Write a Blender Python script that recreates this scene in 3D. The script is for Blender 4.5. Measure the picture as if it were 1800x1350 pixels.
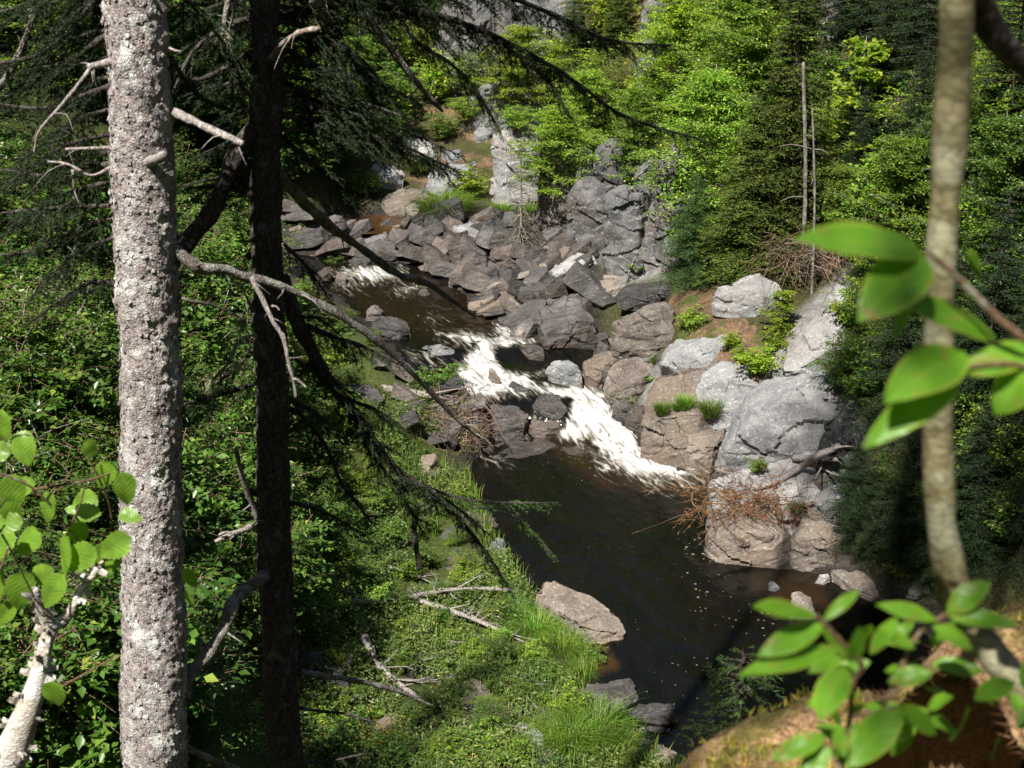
import bpy, bmesh, math, random
import numpy as np
from mathutils import Vector, Matrix
random.seed(5); rng = np.random.default_rng(5)
for o in list(bpy.data.objects): bpy.data.objects.remove(o)
scene = bpy.context.scene
C = scene.collection
# ------------------------------------------------------------------ camera
F, CX, CY, CAMZ, PITCH = 2473.0, 900.0, 675.0, 12.0, math.radians(22)
cam = bpy.data.cameras.new('camera'); camo = bpy.data.objects.new('camera', cam); C.objects.link(camo)
camo.location = (0, 0, CAMZ); camo.rotation_euler = (math.pi/2-PITCH, 0, 0)
cam.sensor_width = 36; cam.lens = 36*F/1800.0
cam.clip_start = 0.05; cam.clip_end = 400
cam.dof.use_dof = True; cam.dof.focus_distance = 22; cam.dof.aperture_fstop = 8.0
scene.camera = camo
# ------------------------------------------------------------------ sky, sun, exposure
SUN_AZ, SUN_EL = math.radians(28), math.radians(54)       # behind the camera, 28 degrees to its left
TOSUN = np.array([-math.sin(SUN_AZ)*math.cos(SUN_EL), -math.cos(SUN_AZ)*math.cos(SUN_EL), math.sin(SUN_EL)])
w = bpy.data.worlds.new("World"); scene.world = w; w.use_nodes = True
nt = w.node_tree; bg = nt.nodes['Background']
sky = nt.nodes.new('ShaderNodeTexSky'); sky.sky_type = 'NISHITA'; sky.sun_disc = False
sky.sun_elevation = SUN_EL; sky.sun_rotation = math.radians(180+28)
nt.links.new(sky.outputs[0], bg.inputs[0]); bg.inputs[1].default_value = 0.05
sl = bpy.data.lights.new('sun', 'SUN'); sl.energy = 5.0; sl.angle = math.radians(0.5); sl.color = (1, .955, .88)
so = bpy.data.objects.new('sun', sl); C.objects.link(so)
so.rotation_euler = Vector(TOSUN).to_track_quat('Z', 'Y').to_euler(); so.location = (-20, -30, 60)
vs = scene.view_settings; vs.view_transform = 'Standard'; vs.look = 'None'; vs.exposure = 0.85; vs.gamma = 1
scene.render.resolution_x = 1024; scene.render.resolution_y = 768
scene.cycles.max_bounces = 5; scene.cycles.diffuse_bounces = 1; scene.cycles.transmission_bounces = 4
# ------------------------------------------------------------------ pixel <-> world
cp, sp_ = math.cos(PITCH), math.sin(PITCH)
def rays(px, py):
    dx = (np.asarray(px, float)-CX)/F; dy = (CY-np.asarray(py, float))/F
    return np.stack([dx, cp+dy*sp_, -sp_+dy*cp], -1)
def atY(px, py, Y):
    d = rays(px, py); t = np.asarray(Y, float)/d[..., 1]
    return d*t[..., None]+np.array([0, 0, CAMZ])
def atZ(px, py, z):
    d = rays(px, py); t = (np.asarray(z, float)-CAMZ)/d[..., 2]
    return d*t[..., None]+np.array([0, 0, CAMZ])
def topx(P):
    q = np.asarray(P, float)-np.array([0, 0, CAMZ])
    fw = q[..., 1]*cp-q[..., 2]*sp_; up = q[..., 1]*sp_+q[..., 2]*cp
    return CX+F*q[..., 0]/fw, CY-F*up/fw
# ------------------------------------------------------------------ noise
def _h(ix, iy, iz, s):
    n = (ix*374761393+iy*668265263+iz*2147483647+s*974634777) & 0xffffffff
    n = ((n ^ (n >> 13))*1274126177) & 0xffffffff
    return ((n ^ (n >> 16)) & 0xffff)/65535.0
def vn(P, scale=1.0, seed=0):
    P = np.asarray(P, float)*scale+100.3; i = np.floor(P).astype(np.int64); f = P-i; f = f*f*(3-2*f)
    r = 0
    for a in (0, 1):
        for b in (0, 1):
            for c in (0, 1):
                wgt = (f[..., 0] if a else 1-f[..., 0])*(f[..., 1] if b else 1-f[..., 1])*(f[..., 2] if c else 1-f[..., 2])
                r = r+wgt*_h(i[..., 0]+a, i[..., 1]+b, i[..., 2]+c, seed)
    return r*2-1
def fbm(P, scale=1.0, oct=4, seed=0, g=.5):
    a, t = 1.0, 0
    for k in range(oct):
        t = t+a*vn(P, scale*2.03**k, seed+k); a *= g
    return t
# ------------------------------------------------------------------ river and terrain heights
RIV = [(1560,1420,0),(1260,1420,0),(1130,1300,0),(1100,1262,0),(1020,1232,0),(1058,1180,0),(1010,1125,0),(940,1050,0),(880,960,0),(850,890,0),(826,835,0),
 (845,790,.02),(862,757,.25),(850,725,.5),(790,695,.72),(722,655,.85),(690,602,1.0),(650,572,1.05),(605,530,1.15),(560,503,1.3),(500,482,1.4),(430,470,1.45),
 (430,430,1.5),(520,446,1.5),(600,451,1.45),(690,463,1.35),(770,468,1.25),(790,500,1.15),(835,530,1.1),(872,570,1.05),(940,598,.95),(1060,602,.9),(1042,650,.8),
 (1065,695,.6),(1110,770,.2),(1200,832,.02),(1242,852,0),(1244,930,0),(1268,985,0),(1400,1004,0),(1460,1012,0),(1570,1080,0),(1750,1200,0),(1850,1420,0)]
RP = np.array([atZ(a, b, z) for a, b, z in RIV])[:, :2]
CEN = [(1400,1420,0),(1150,1100,0),(1050,900,0),(1185,832,.0),(1120,788,.12),(1070,738,.35),(1010,695,.6),(920,668,.72),(850,640,.86),(835,612,.98),(760,550,1.06),(690,505,1.18),(640,478,1.36),(560,455,1.45),(430,450,1.5)]
CP = np.array([atZ(a, b, z) for a, b, z in CEN])
POND = np.array([atZ(a, b, 1.7) for a, b in [(590,392),(640,380),(700,378),(722,392),(705,408),(640,410),(600,405)]])[:, :2]
def segd(p, a, b):
    ab = b-a; t = np.clip(((p-a)@ab)/(ab@ab), 0, 1); q = a+t[..., None]*ab
    return np.linalg.norm(p-q, axis=-1), t
def sdist(p, poly):
    d = np.full(p.shape[:-1], 1e9); ins = np.zeros(p.shape[:-1], bool); n = len(poly)
    for i in range(n):
        a, b = poly[i], poly[(i+1) % n]
        d = np.minimum(d, segd(p, a, b)[0])
        c = (a[1] > p[..., 1]) != (b[1] > p[..., 1])
        with np.errstate(divide='ignore', invalid='ignore'):
            xi = (b[0]-a[0])*(p[..., 1]-a[1])/(b[1]-a[1])+a[0]
        ins ^= c & (p[..., 0] < xi)
    return np.where(ins, -d, d)
CP2 = np.array([atZ(a, b, z) for a, b, z in [(1050,900,0),(960,850,0),(920,815,0),(1000,800,.02)]])
SEGS = [(CP[i], CP[i+1]) for i in range(len(CP)-1)]+[(CP2[i], CP2[i+1]) for i in range(3)]
def wz(p):
    num = 0; den = 0
    for sa, sb in SEGS:
        d, t = segd(p, sa[:2], sb[:2]); z = sa[2]+t*(sb[2]-sa[2])
        k = 1/(d+.05)**6; num = num+k*z; den = den+k
    return num/den
TCY = [(1100,300,39),(1150,150,42),(1150,30,44),(1250,450,31),(1220,540,28),(1480,480,28.5),(1430,600,26),(1450,300,33),(1500,100,36.5),(1700,300,27),(1700,600,21),(1750,900,17.5),(1600,800,20.5),
 (300,300,30),(0,300,22),(200,600,20),(100,800,16),(100,1200,12),(300,900,17.5),(400,1300,14.5),(400,100,38),(600,200,42),(560,300,39),(420,420,34),(900,150,46),(900,0,52),(700,280,42),(800,250,43),(1000,200,44),(1300,300,35),(1350,50,40)]
TCZ = [(700,1200,.45),(600,1000,.7),(550,1250,.8),(620,850,.85),(700,950,.45),(700,750,.9),(560,650,1.45),(500,560,1.6),(900,450,1.6),(980,520,1.4),(800,430,1.65),(550,425,1.65),(750,350,2.1),(850,360,2.1),(900,345,2.2),(1000,425,1.8),(1060,500,1.8),(1150,520,2.0),
 (1300,640,1.9),(1200,700,.9),(1350,760,1.0),(1440,820,.9),(1450,930,.6),(1560,1000,.8),(1130,640,1.2),(1360,930,.25)]
TCX = [(-3,0,10.2),(3,0,10),(0,4,7.2),(-4,5,7.4),(4,5,6.8),(0,8,4.2),(-6,9,6),(5,9,3.6),(0,12,1.7),(-10,14,5.8),(-7,12,4.2),(5,12,.8),(9,14,.5),(-15,20,8),(-20,5,12),(20,5,9),(14,18,3),(0,-6,11.3),(15,-6,12),(-15,-6,12.5),
 (-20,50,15),(-22,62,19),(0,66,24),(22,60,26),(32,40,24),(32,20,18),(-32,30,20),(0,-26,22),(-28,-14,25),(28,-14,22),(-32,10,22),(34,0,18),(0,85,34),(-40,60,32),(40,70,34),(-14,36,8),(9,20,1.6)]  # hillsides behind and beside the camera raised, unseen, to block sky light
CT = np.array([atY(a, b, y) for a, b, y in TCY]+[atZ(a, b, z) for a, b, z in TCZ]+[np.array(t, float) for t in TCX])
def _tps(r): return r*r*np.log(r+1e-9)
_n = len(CT); _A = np.zeros((_n+3, _n+3)); _r = np.linalg.norm(CT[:, None, :2]-CT[None, :, :2], axis=-1)
_A[:_n, :_n] = _tps(_r)+np.eye(_n)*1.2; _A[:_n, _n] = 1; _A[:_n, _n+1:] = CT[:, :2]; _A[_n, :_n] = 1; _A[_n+1:, :_n] = CT[:, :2].T
_W = np.linalg.solve(_A, np.concatenate([CT[:, 2], np.zeros(3)]))
def bank(p):
    r = np.linalg.norm(p[..., None, :]-CT[:, :2], axis=-1)
    return _tps(r)@_W[:_n]+_W[_n]+p@_W[_n+1:]
def ground(p, fine=True):
    p = np.asarray(p, float); b = bank(p); s = sdist(p, RP); z = wz(p)
    P3 = np.concatenate([p, np.zeros(p.shape[:-1]+(1,))], -1)
    nz = fbm(P3, .5, 3, 3)*.14+(fbm(P3, 2.2, 3, 9)*.05 if fine else 0)
    k = np.clip(s/1.7, 0, 1); k = k*k*(3-2*k)
    out = z+.05+np.maximum(b+nz-z-.05, .06+.04*np.clip(s, 0, 4))*k
    ins = z-np.clip(-s*.6, 0, .55)-.03
    g = np.where(s > 0, out, ins)
    s2 = sdist(p, POND); g = np.where(s2 < .35, np.minimum(g, 1.7+np.clip(s2, -.25, .35)*.5), g)
    return g
def gz(x, y): return float(ground(np.array([x, y])))
_ts = np.concatenate([np.arange(3, 20, .15), np.arange(20, 75, .2)])
def hit(px, py):
    d = rays(px, py); P = d[None]*_ts[:, None]+np.array([0, 0, CAMZ])
    g = ground(P[:, :2], False); i = np.argmax(P[:, 2] < g)
    if P[i, 2] >= g[i]: i = len(_ts)-1
    return P[i]
# ------------------------------------------------------------------ object helpers
def link(o, parent=None):
    C.objects.link(o)
    if parent is not None: o.parent = parent
    return o
def tag(o, label=None, cat=None, group=None, kind=None):
    if label: o['label'] = label
    if cat: o['category'] = cat
    if group: o['group'] = group
    if kind: o['kind'] = kind
    return o
def empty(name, loc, label, cat, group=None):
    o = bpy.data.objects.new(name, None); o.location = [float(v) for v in loc]; o.empty_display_size = .2
    link(o); return tag(o, label, cat, group)
def meshof(name, V, T=None, Q=None, mats=(), smooth=False, mi=None, attrs=None):
    m = bpy.data.meshes.new(name); V = np.asarray(V, np.float32)
    T = np.zeros((0, 3), np.int32) if T is None or len(T) == 0 else np.asarray(T, np.int32)
    Q = np.zeros((0, 4), np.int32) if Q is None or len(Q) == 0 else np.asarray(Q, np.int32)
    m.vertices.add(len(V)); m.vertices.foreach_set('co', V.ravel())
    nl = T.size+Q.size; m.loops.add(nl); m.loops.foreach_set('vertex_index', np.concatenate([T.ravel(), Q.ravel()]))
    npol = len(T)+len(Q); m.polygons.add(npol)
    st = np.concatenate([np.arange(len(T))*3, T.size+np.arange(len(Q))*4]).astype(np.int32)
    m.polygons.foreach_set('loop_start', st)
    m.update(calc_edges=True)
    if smooth: m.polygons.foreach_set('use_smooth', np.ones(npol, bool))
    for x in mats: m.materials.append(x)
    if mi is not None: m.polygons.foreach_set('material_index', np.asarray(mi, np.int32))
    if attrs:
        for k, v in attrs.items():
            a = m.attributes.new(k, 'FLOAT', 'POINT'); a.data.foreach_set('value', np.asarray(v, np.float32))
    m.validate(); return m
def obj(name, mesh, parent=None, loc=None):
    o = bpy.data.objects.new(name, mesh)
    if loc is not None: o.location = [float(v) for v in loc]
    return link(o, parent)
class MB:
    def __init__(s): s.V = []; s.T = []; s.Q = []; s.n = 0
    def add(s, V, T=None, Q=None):
        V = np.asarray(V, float)
        if T is not None and len(T): s.T.append(np.asarray(T)+s.n)
        if Q is not None and len(Q): s.Q.append(np.asarray(Q)+s.n)
        s.V.append(V); s.n += len(V); return s
    def tube(s, P, R, k=6, seed=0, rough=0.0, cap=True):
        P = np.asarray(P, float); n = len(P); R = np.broadcast_to(np.asarray(R, float), (n,))
        T = np.gradient(P, axis=0); T /= np.linalg.norm(T, axis=1)[:, None]+1e-9
        ref = np.array([0, 0, 1.0]) if abs(T[0, 2]) < .9 else np.array([1.0, 0, 0])
        A = np.cross(T, ref); A /= np.linalg.norm(A, axis=1)[:, None]+1e-9; B = np.cross(T, A)
        th = np.arange(k)/k*2*math.pi
        ring = A[:, None]*np.cos(th)[None, :, None]+B[:, None]*np.sin(th)[None, :, None]
        V = P[:, None]+ring*R[:, None, None]
        if rough: V = V+ring*(fbm(V, .35/max(R.max(), .002), 2, seed)*rough*R[:, None])[..., None]
        V = V.reshape(-1, 3); i = np.arange((n-1)*k); r = i//k; c = i % k; c2 = (c+1) % k
        Q = np.stack([r*k+c, r*k+c2, (r+1)*k+c2, (r+1)*k+c], 1)
        T3 = None
        if cap:
            V = np.concatenate([V, P[-1:]+T[-1:]*R[-1]*.6, P[:1]]); a = np.arange(k); b = (a+1) % k
            T3 = np.concatenate([np.stack([(n-1)*k+a, (n-1)*k+b, np.full(k, n*k)], 1), np.stack([b, a, np.full(k, n*k+1)], 1)])
        return s.add(V, T3, Q)
    def leaves(s, P, D, N, L, wr=.5, fold=.15):
        P, D, N = map(lambda a: np.asarray(a, float), (P, D, N)); n = len(P)
        D = D/(np.linalg.norm(D, axis=1)[:, None]+1e-9); S = np.cross(D, N); S /= np.linalg.norm(S, axis=1)[:, None]+1e-9; N = np.cross(S, D)
        L = np.broadcast_to(L, (n,))[:, None]
        V = np.stack([P, P+D*L*.42+S*L*wr*.5+N*L*fold, P+D*L, P+D*L*.42-S*L*wr*.5+N*L*fold], 1).reshape(-1, 3)
        b = np.arange(n)*4
        return s.add(V, np.concatenate([np.stack([b, b+1, b+2], 1), np.stack([b, b+2, b+3], 1)]))
    def needles(s, P, D, L, wd, rs=None):
        n = len(P); D = D/(np.linalg.norm(D, axis=1)[:, None]+1e-9)
        S = np.cross(D, (rs or rng).normal(size=(n, 3))); S /= np.linalg.norm(S, axis=1)[:, None]+1e-9
        L = np.broadcast_to(L, (n,))[:, None]; V = np.stack([P-S*wd*.5, P+S*wd*.5, P+D*L], 1).reshape(-1, 3)
        return s.add(V, np.arange(n*3).reshape(-1, 3))
    def mesh(s, name, mats=(), smooth=False):
        V = np.concatenate(s.V) if s.V else np.zeros((0, 3))
        return meshof(name, V, np.concatenate(s.T) if s.T else None, np.concatenate(s.Q) if s.Q else None, mats, smooth)
def spline(pts, n):
    P = np.asarray(pts, float); m = len(P)
    if m == 2: return P[0]+(P[1]-P[0])*np.linspace(0, 1, n)[:, None]
    Pp = np.concatenate([[2*P[0]-P[1]], P, [2*P[-1]-P[-2]]]); out = []
    for u in np.linspace(0, m-1-1e-6, n):
        i = int(u); t = u-i; a, b, c, d = Pp[i:i+4]
        out.append(.5*(2*b+(c-a)*t+(2*a-5*b+4*c-d)*t*t+(3*b-a-3*c+d)*t**3))
    return np.array(out)
# ------------------------------------------------------------------ materials
def newmat(name):
    m = bpy.data.materials.new(name); m.use_nodes = True; n = m.node_tree; n.nodes.clear()
    out = n.nodes.new('ShaderNodeOutputMaterial'); return m, n, out
def nd(n, t, **kw):
    x = n.nodes.new(t)
    for k, v in kw.items():
        if k.startswith('i_'):
            key = k[2:]; key = int(key) if key.isdigit() else key.replace('_', ' ')
            x.inputs[key].default_value = v
        else: setattr(x, k, v)
    return x
def lk(n, a, b): n.links.new(a, b)
def ramp(n, fac, stops):
    r = n.nodes.new('ShaderNodeValToRGB'); e = r.color_ramp.elements
    while len(e) > 1: e.remove(e[-1])
    e[0].position = stops[0][0]; e[0].color = tuple(stops[0][1])+(1,) if len(stops[0][1]) == 3 else stops[0][1]
    for p, c in stops[1:]:
        x = e.new(p); x.color = tuple(c)+(1,)
    lk(n, fac, r.inputs[0]); return r.outputs[0]
def g3(v): return (v, v, v)
def mixc(n, fac, a, b, mode='MIX'):
    x = n.nodes.new('ShaderNodeMix'); x.data_type = 'RGBA'; x.blend_type = mode
    if hasattr(fac, 'links'): lk(n, fac, x.inputs[0])
    else: x.inputs[0].default_value = fac
    for s, v in ((x.inputs[6], a), (x.inputs[7], b)):
        if hasattr(v, 'links'): lk(n, v, s)
        else: s.default_value = tuple(v)+(1,)
    return x.outputs[2]
def coords(n, scale=(1, 1, 1), rot=(0, 0, 0), kind='Object'):
    tc = nd(n, 'ShaderNodeTexCoord'); mp = nd(n, 'ShaderNodeMapping'); mp.inputs['Rotation'].default_value = rot
    if kind == 'Position':
        ge = nd(n, 'ShaderNodeNewGeometry'); lk(n, ge.outputs['Position'], mp.inputs[0])
    else: lk(n, tc.outputs[kind], mp.inputs[0])
    m2 = nd(n, 'ShaderNodeMapping'); m2.inputs['Scale'].default_value = scale; lk(n, mp.outputs[0], m2.inputs[0])
    return m2.outputs[0]
def noise(n, vec, scale, detail=6, rough=.6, dist=0):
    x = nd(n, 'ShaderNodeTexNoise', i_Scale=scale, i_Detail=detail, i_Roughness=rough, i_Distortion=dist); lk(n, vec, x.inputs['Vector']); return x.outputs[0]
def rock_mat(name, dark, mid, light, tint, strata=(.7, .2, .3), lich=.5, rough=.75, tintamt=.5, bands=1.0, spec=.3, bst=.55):
    m, n, out = newmat(name)
    v = coords(n, (1, 1, 1), (0, 0, 0), 'Position'); vs_ = coords(n, (.9, .9, 7), strata, 'Position')
    a = noise(n, v, 1.6, 8, .68); b = noise(n, vs_, 1.7, 7, .65, .6); c = noise(n, v, 28, 4, .7)
    oi = nd(n, 'ShaderNodeObjectInfo')
    col = ramp(n, a, [(.3, dark), (.5, mid), (.72, light)])
    bandc = ramp(n, b, [(.36, g3(.55)), (.5, g3(1.0)), (.66, g3(1.25))])
    col = mixc(n, .75*bands, col, bandc, 'MULTIPLY')
    t = noise(n, v, .9, 4, .6, .4)
    ad = nd(n, 'ShaderNodeMath', operation='ADD'); lk(n, t, ad.inputs[0]); 
    mu = nd(n, 'ShaderNodeMath', operation='MULTIPLY_ADD'); lk(n, oi.outputs['Random'], mu.inputs[0]); mu.inputs[1].default_value = .35; mu.inputs[2].default_value = -.17; lk(n, mu.outputs[0], ad.inputs[1])
    tm = ramp(n, ad.outputs[0], [(.48, g3(0)), (.66, g3(tintamt))])
    col = mixc(n, tm, col, tint)
    hv = nd(n, 'ShaderNodeHueSaturation'); mv = nd(n, 'ShaderNodeMapRange'); fr = nd(n, 'ShaderNodeMath', operation='FRACT'); m7 = nd(n, 'ShaderNodeMath', operation='MULTIPLY'); m7.inputs[1].default_value = 7.3; lk(n, oi.outputs['Random'], m7.inputs[0]); lk(n, m7.outputs[0], fr.inputs[0]); mv.inputs['To Min'].default_value = .75 if lich > .2 else .6; mv.inputs['To Max'].default_value = 1.2 if lich > .2 else 1.65
    lk(n, fr.outputs[0], mv.inputs[0]); lk(n, mv.outputs[0], hv.inputs['Value']); lk(n, col, hv.inputs['Color']); col = hv.outputs[0]
    # crustose lichen flecks
    vo = nd(n, 'ShaderNodeTexVoronoi', i_Scale=9.0, feature='F1'); lk(n, v, vo.inputs['Vector'])
    ln = noise(n, v, 14, 5, .7); lm = ramp(n, ln, [(.56, g3(0)), (.64, g3(lich))])
    col = mixc(n, lm, col, (.46, .46, .42))
    fl = ramp(n, c, [(.3, g3(.55)), (.5, g3(1)), (.75, g3(1.35))]); col = mixc(n, .7, col, fl, 'MULTIPLY')
    cr = ramp(n, noise(n, vs_, 3.2, 3, .5, 1.5), [(.485, g3(1)), (.5, g3(.3)), (.515, g3(1))]); col = mixc(n, .6, col, cr, 'MULTIPLY')
    bs = nd(n, 'ShaderNodeBsdfPrincipled'); lk(n, col, bs.inputs['Base Color']); bs.inputs['Roughness'].default_value = rough; bs.inputs['Specular IOR Level'].default_value = spec
    sm = nd(n, 'ShaderNodeMath', operation='ADD'); lk(n, b, sm.inputs[0]); lk(n, a, sm.inputs[1])
    b1 = nd(n, 'ShaderNodeBump', i_Strength=bst, i_Distance=.12); lk(n, sm.outputs[0], b1.inputs['Height'])
    b2 = nd(n, 'ShaderNodeBump', i_Strength=.5, i_Distance=.02); lk(n, c, b2.inputs['Height']); lk(n, b1.outputs[0], b2.inputs['Normal'])
    lk(n, b2.outputs[0], bs.inputs['Normal']); lk(n, bs.outputs[0], out.inputs[0]); return m
def leaf_mat(name, c1, c2, c3, trans=.35, rough=.4, spec=.4, detail=False, spots=None, patch=None):
    m, n, out = newmat(name)
    ge = nd(n, 'ShaderNodeNewGeometry'); oi = nd(n, 'ShaderNodeObjectInfo')
    col = ramp(n, ge.outputs['Random Per Island'], [(0, c1), (.5, c2), (.93, c3), (.985, (min(c3[0]*1.6, 1), c3[1]*1.15, c3[2]))])
    if not detail:
        hs = nd(n, 'ShaderNodeHueSaturation'); ma = nd(n, 'ShaderNodeMapRange'); ma.inputs['To Min'].default_value = .7; ma.inputs['To Max'].default_value = 1.3
        lk(n, oi.outputs['Random'], ma.inputs[0]); lk(n, ma.outputs[0], hs.inputs['Value']); lk(n, col, hs.inputs['Color'])
        mb = nd(n, 'ShaderNodeMapRange'); mb.inputs['To Min'].default_value = .485; mb.inputs['To Max'].default_value = .51; ms = nd(n, 'ShaderNodeMath', operation='FRACT')
        mk = nd(n, 'ShaderNodeMath', operation='MULTIPLY'); lk(n, oi.outputs['Random'], mk.inputs[0]); mk.inputs[1].default_value = 17.0; lk(n, mk.outputs[0], ms.inputs[0]); lk(n, ms.outputs[0], mb.inputs[0]); lk(n, mb.outputs[0], hs.inputs['Hue'])
        col = hs.outputs[0]
    if patch:
        pn = noise(n, coords(n, kind='Position'), .9, 4, .65); col = mixc(n, ramp(n, pn, [(.42, g3(0)), (.6, g3(.8))]), col, patch)
    if spots:
        v = coords(n); s = noise(n, v, 45, 3, .6); col = mixc(n, ramp(n, s, [(.62, g3(0)), (.7, g3(.8))]), col, spots)
    bs = nd(n, 'ShaderNodeBsdfPrincipled'); lk(n, col, bs.inputs['Base Color']); bs.inputs['Roughness'].default_value = rough; bs.inputs['Specular IOR Level'].default_value = spec
    tr = nd(n, 'ShaderNodeBsdfTranslucent'); tc = mixc(n, 1.0, col, (1.25, 1.5, .45), 'MULTIPLY'); lk(n, tc, tr.inputs[0])
    mx = nd(n, 'ShaderNodeMixShader'); mx.inputs[0].default_value = trans; lk(n, bs.outputs[0], mx.inputs[1]); lk(n, tr.outputs[0], mx.inputs[2]); lk(n, mx.outputs[0], out.inputs[0]); return m
def bark_mat(name, a, b, c, sc=30, zs=1.0, bump=.6, lich=(.5, .52, .45), la=.6, lo=.58, patch=None):
    m, n, out = newmat(name); v = coords(n, (1, 1, zs), kind='Position')
    n1 = noise(n, v, sc, 6, .7, .5); n2 = noise(n, v, sc*.22, 5, .65); vo = nd(n, 'ShaderNodeTexVoronoi', i_Scale=sc*1.3, feature='DISTANCE_TO_EDGE'); 
    dv = nd(n, 'ShaderNodeVectorMath', operation='ADD'); nn = nd(n, 'ShaderNodeTexNoise', i_Scale=sc*.8); lk(n, v, nn.inputs['Vector'])
    sc_ = nd(n, 'ShaderNodeVectorMath', operation='SCALE'); sc_.inputs['Scale'].default_value = 1.2/sc; lk(n, nn.outputs['Color'], sc_.inputs[0]); lk(n, v, dv.inputs[0]); lk(n, sc_.outputs[0], dv.inputs[1]); lk(n, dv.outputs[0], vo.inputs['Vector'])
    col = ramp(n, n1, [(.32, a), (.5, b), (.68, c)])
    lm = ramp(n, n2, [(lo-.05, g3(0)), (lo+.06, g3(la))]); col = mixc(n, lm, col, lich)
    if patch: col = mixc(n, ramp(n, noise(n, v, sc*.1, 5, .7), [(.55, g3(0)), (.6, g3(.8))]), col, patch)
    cr = ramp(n, vo.outputs[0], [(0, g3(.35)), (.12, g3(1))]); col = mixc(n, .8, col, cr, 'MULTIPLY')
    bs = nd(n, 'ShaderNodeBsdfPrincipled'); lk(n, col, bs.inputs['Base Color']); bs.inputs['Roughness'].default_value = .85; bs.inputs['Specular IOR Level'].default_value = .2
    ad = nd(n, 'ShaderNodeMath', operation='ADD'); lk(n, n1, ad.inputs[0]); mr = ramp(n, vo.outputs[0], [(0, g3(0)), (.3, g3(1))]); lk(n, mr, ad.inputs[1])
    bp = nd(n, 'ShaderNodeBump', i_Strength=bump, i_Distance=.3/sc); lk(n, ad.outputs[0], bp.inputs['Height']); lk(n, bp.outputs[0], bs.inputs['Normal']); lk(n, bs.outputs[0], out.inputs[0]); return m
M = {}
M['slate'] = rock_mat('dark_river_slate', (.030, .028, .028), (.066, .060, .058), (.13, .118, .112), (.14, .095, .065), (.5, .25, .2), .12, .6, .35, .9, .4)
M['tan'] = rock_mat('tan_weathered_rock', (.10, .085, .075), (.185, .155, .13), (.29, .25, .205), (.23, .165, .115), (.5, .3, .2), .3, .75, .5, .45, .3, .45)
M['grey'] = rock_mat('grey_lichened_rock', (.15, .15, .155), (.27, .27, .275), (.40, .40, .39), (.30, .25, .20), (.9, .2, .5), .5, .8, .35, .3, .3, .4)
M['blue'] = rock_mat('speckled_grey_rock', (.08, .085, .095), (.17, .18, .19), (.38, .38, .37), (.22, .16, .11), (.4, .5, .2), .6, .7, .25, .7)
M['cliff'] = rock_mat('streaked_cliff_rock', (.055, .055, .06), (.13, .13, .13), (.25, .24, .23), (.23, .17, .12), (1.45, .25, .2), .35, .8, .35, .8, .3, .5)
M['leafA'] = leaf_mat('alder_leaves', (.05, .11, .015), (.08, .17, .022), (.14, .25, .04), .32, .36, .5)
M['leafB'] = leaf_mat('maple_leaves', (.085, .17, .015), (.15, .27, .025), (.27, .38, .04), .32, .45, .35)
M['leafC'] = leaf_mat('lime_leaves', (.16, .25, .02), (.24, .35, .03), (.36, .43, .05), .45, .5, .3)
M['herb'] = leaf_mat('herb_leaves', (.09, .16, .035), (.16, .24, .055), (.32, .37, .13), .3, .45, .4, patch=(.06, .12, .03))
M['grass'] = leaf_mat('grass_blades', (.07, .16, .015), (.12, .25, .025), (.26, .32, .07), .35, .5, .3)
M['fern'] = leaf_mat('fern_fronds', (.13, .24, .02), (.18, .32, .03), (.27, .40, .05), .4, .5, .3)
M['needle'] = leaf_mat('spruce_needles', (.008, .021, .007), (.013, .032, .010), (.034, .06, .015), .10, .6, .2)
M['cedar'] = leaf_mat('cedar_sprays', (.04, .075, .012), (.07, .115, .018), (.13, .17, .03), .25, .6, .25)
M['fir'] = leaf_mat('fir_needles', (.035, .085, .02), (.06, .13, .03), (.11, .20, .05), .25, .5, .3)
M['deadneedle'] = leaf_mat('dead_twigs', (.10, .07, .05), (.18, .13, .09), (.27, .20, .15), .05, .8, .1)
M['rustneedle'] = leaf_mat('rust_needles', (.12, .06, .03), (.21, .11, .055), (.32, .19, .10), .15, .7, .1)
M['flower'] = leaf_mat('yellow_flowers', (.5, .38, .02), (.6, .45, .03), (.7, .55, .05), .2, .6, .2)
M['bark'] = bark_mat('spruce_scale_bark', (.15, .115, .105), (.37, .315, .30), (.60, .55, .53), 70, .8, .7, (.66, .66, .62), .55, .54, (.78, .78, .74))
M['barkshade'] = bark_mat('shaded_spruce_bark', (.03, .022, .019), (.07, .056, .05), (.17, .15, .14), 60, .6, .7, (.3, .31, .28), .4, .6)  # darker copy of the spruce bark, with shade put into its colour
M['branch'] = bark_mat('lichened_dead_branch', (.07, .055, .048), (.17, .14, .12), (.34, .31, .28), 60, .7, .6, (.42, .44, .38), .6, .52)
M['silver'] = bark_mat('weathered_bare_wood', (.18, .15, .13), (.32, .28, .26), (.52, .48, .45), 40, .3, .4, (.5, .5, .46), .2, .6)
M['drift'] = bark_mat('driftwood', (.16, .13, .11), (.30, .25, .21), (.46, .40, .35), 30, .4, .4, (.4, .4, .38), .3, .6)
M['birch'] = bark_mat('peeling_birch_bark', (.32, .25, .19), (.55, .48, .40), (.72, .68, .62), 35, 3.0, .4, (.75, .74, .70), .7, .5)
M['stem'] = bark_mat('smooth_olive_bark', (.11, .095, .045), (.19, .165, .08), (.31, .28, .17), 34, 2.2, .04, (.42, .42, .30), .5, .55)
M['twig'] = bark_mat('brown_twig', (.09, .05, .03), (.16, .095, .055), (.24, .16, .10), 120, .5, .3)
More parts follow.
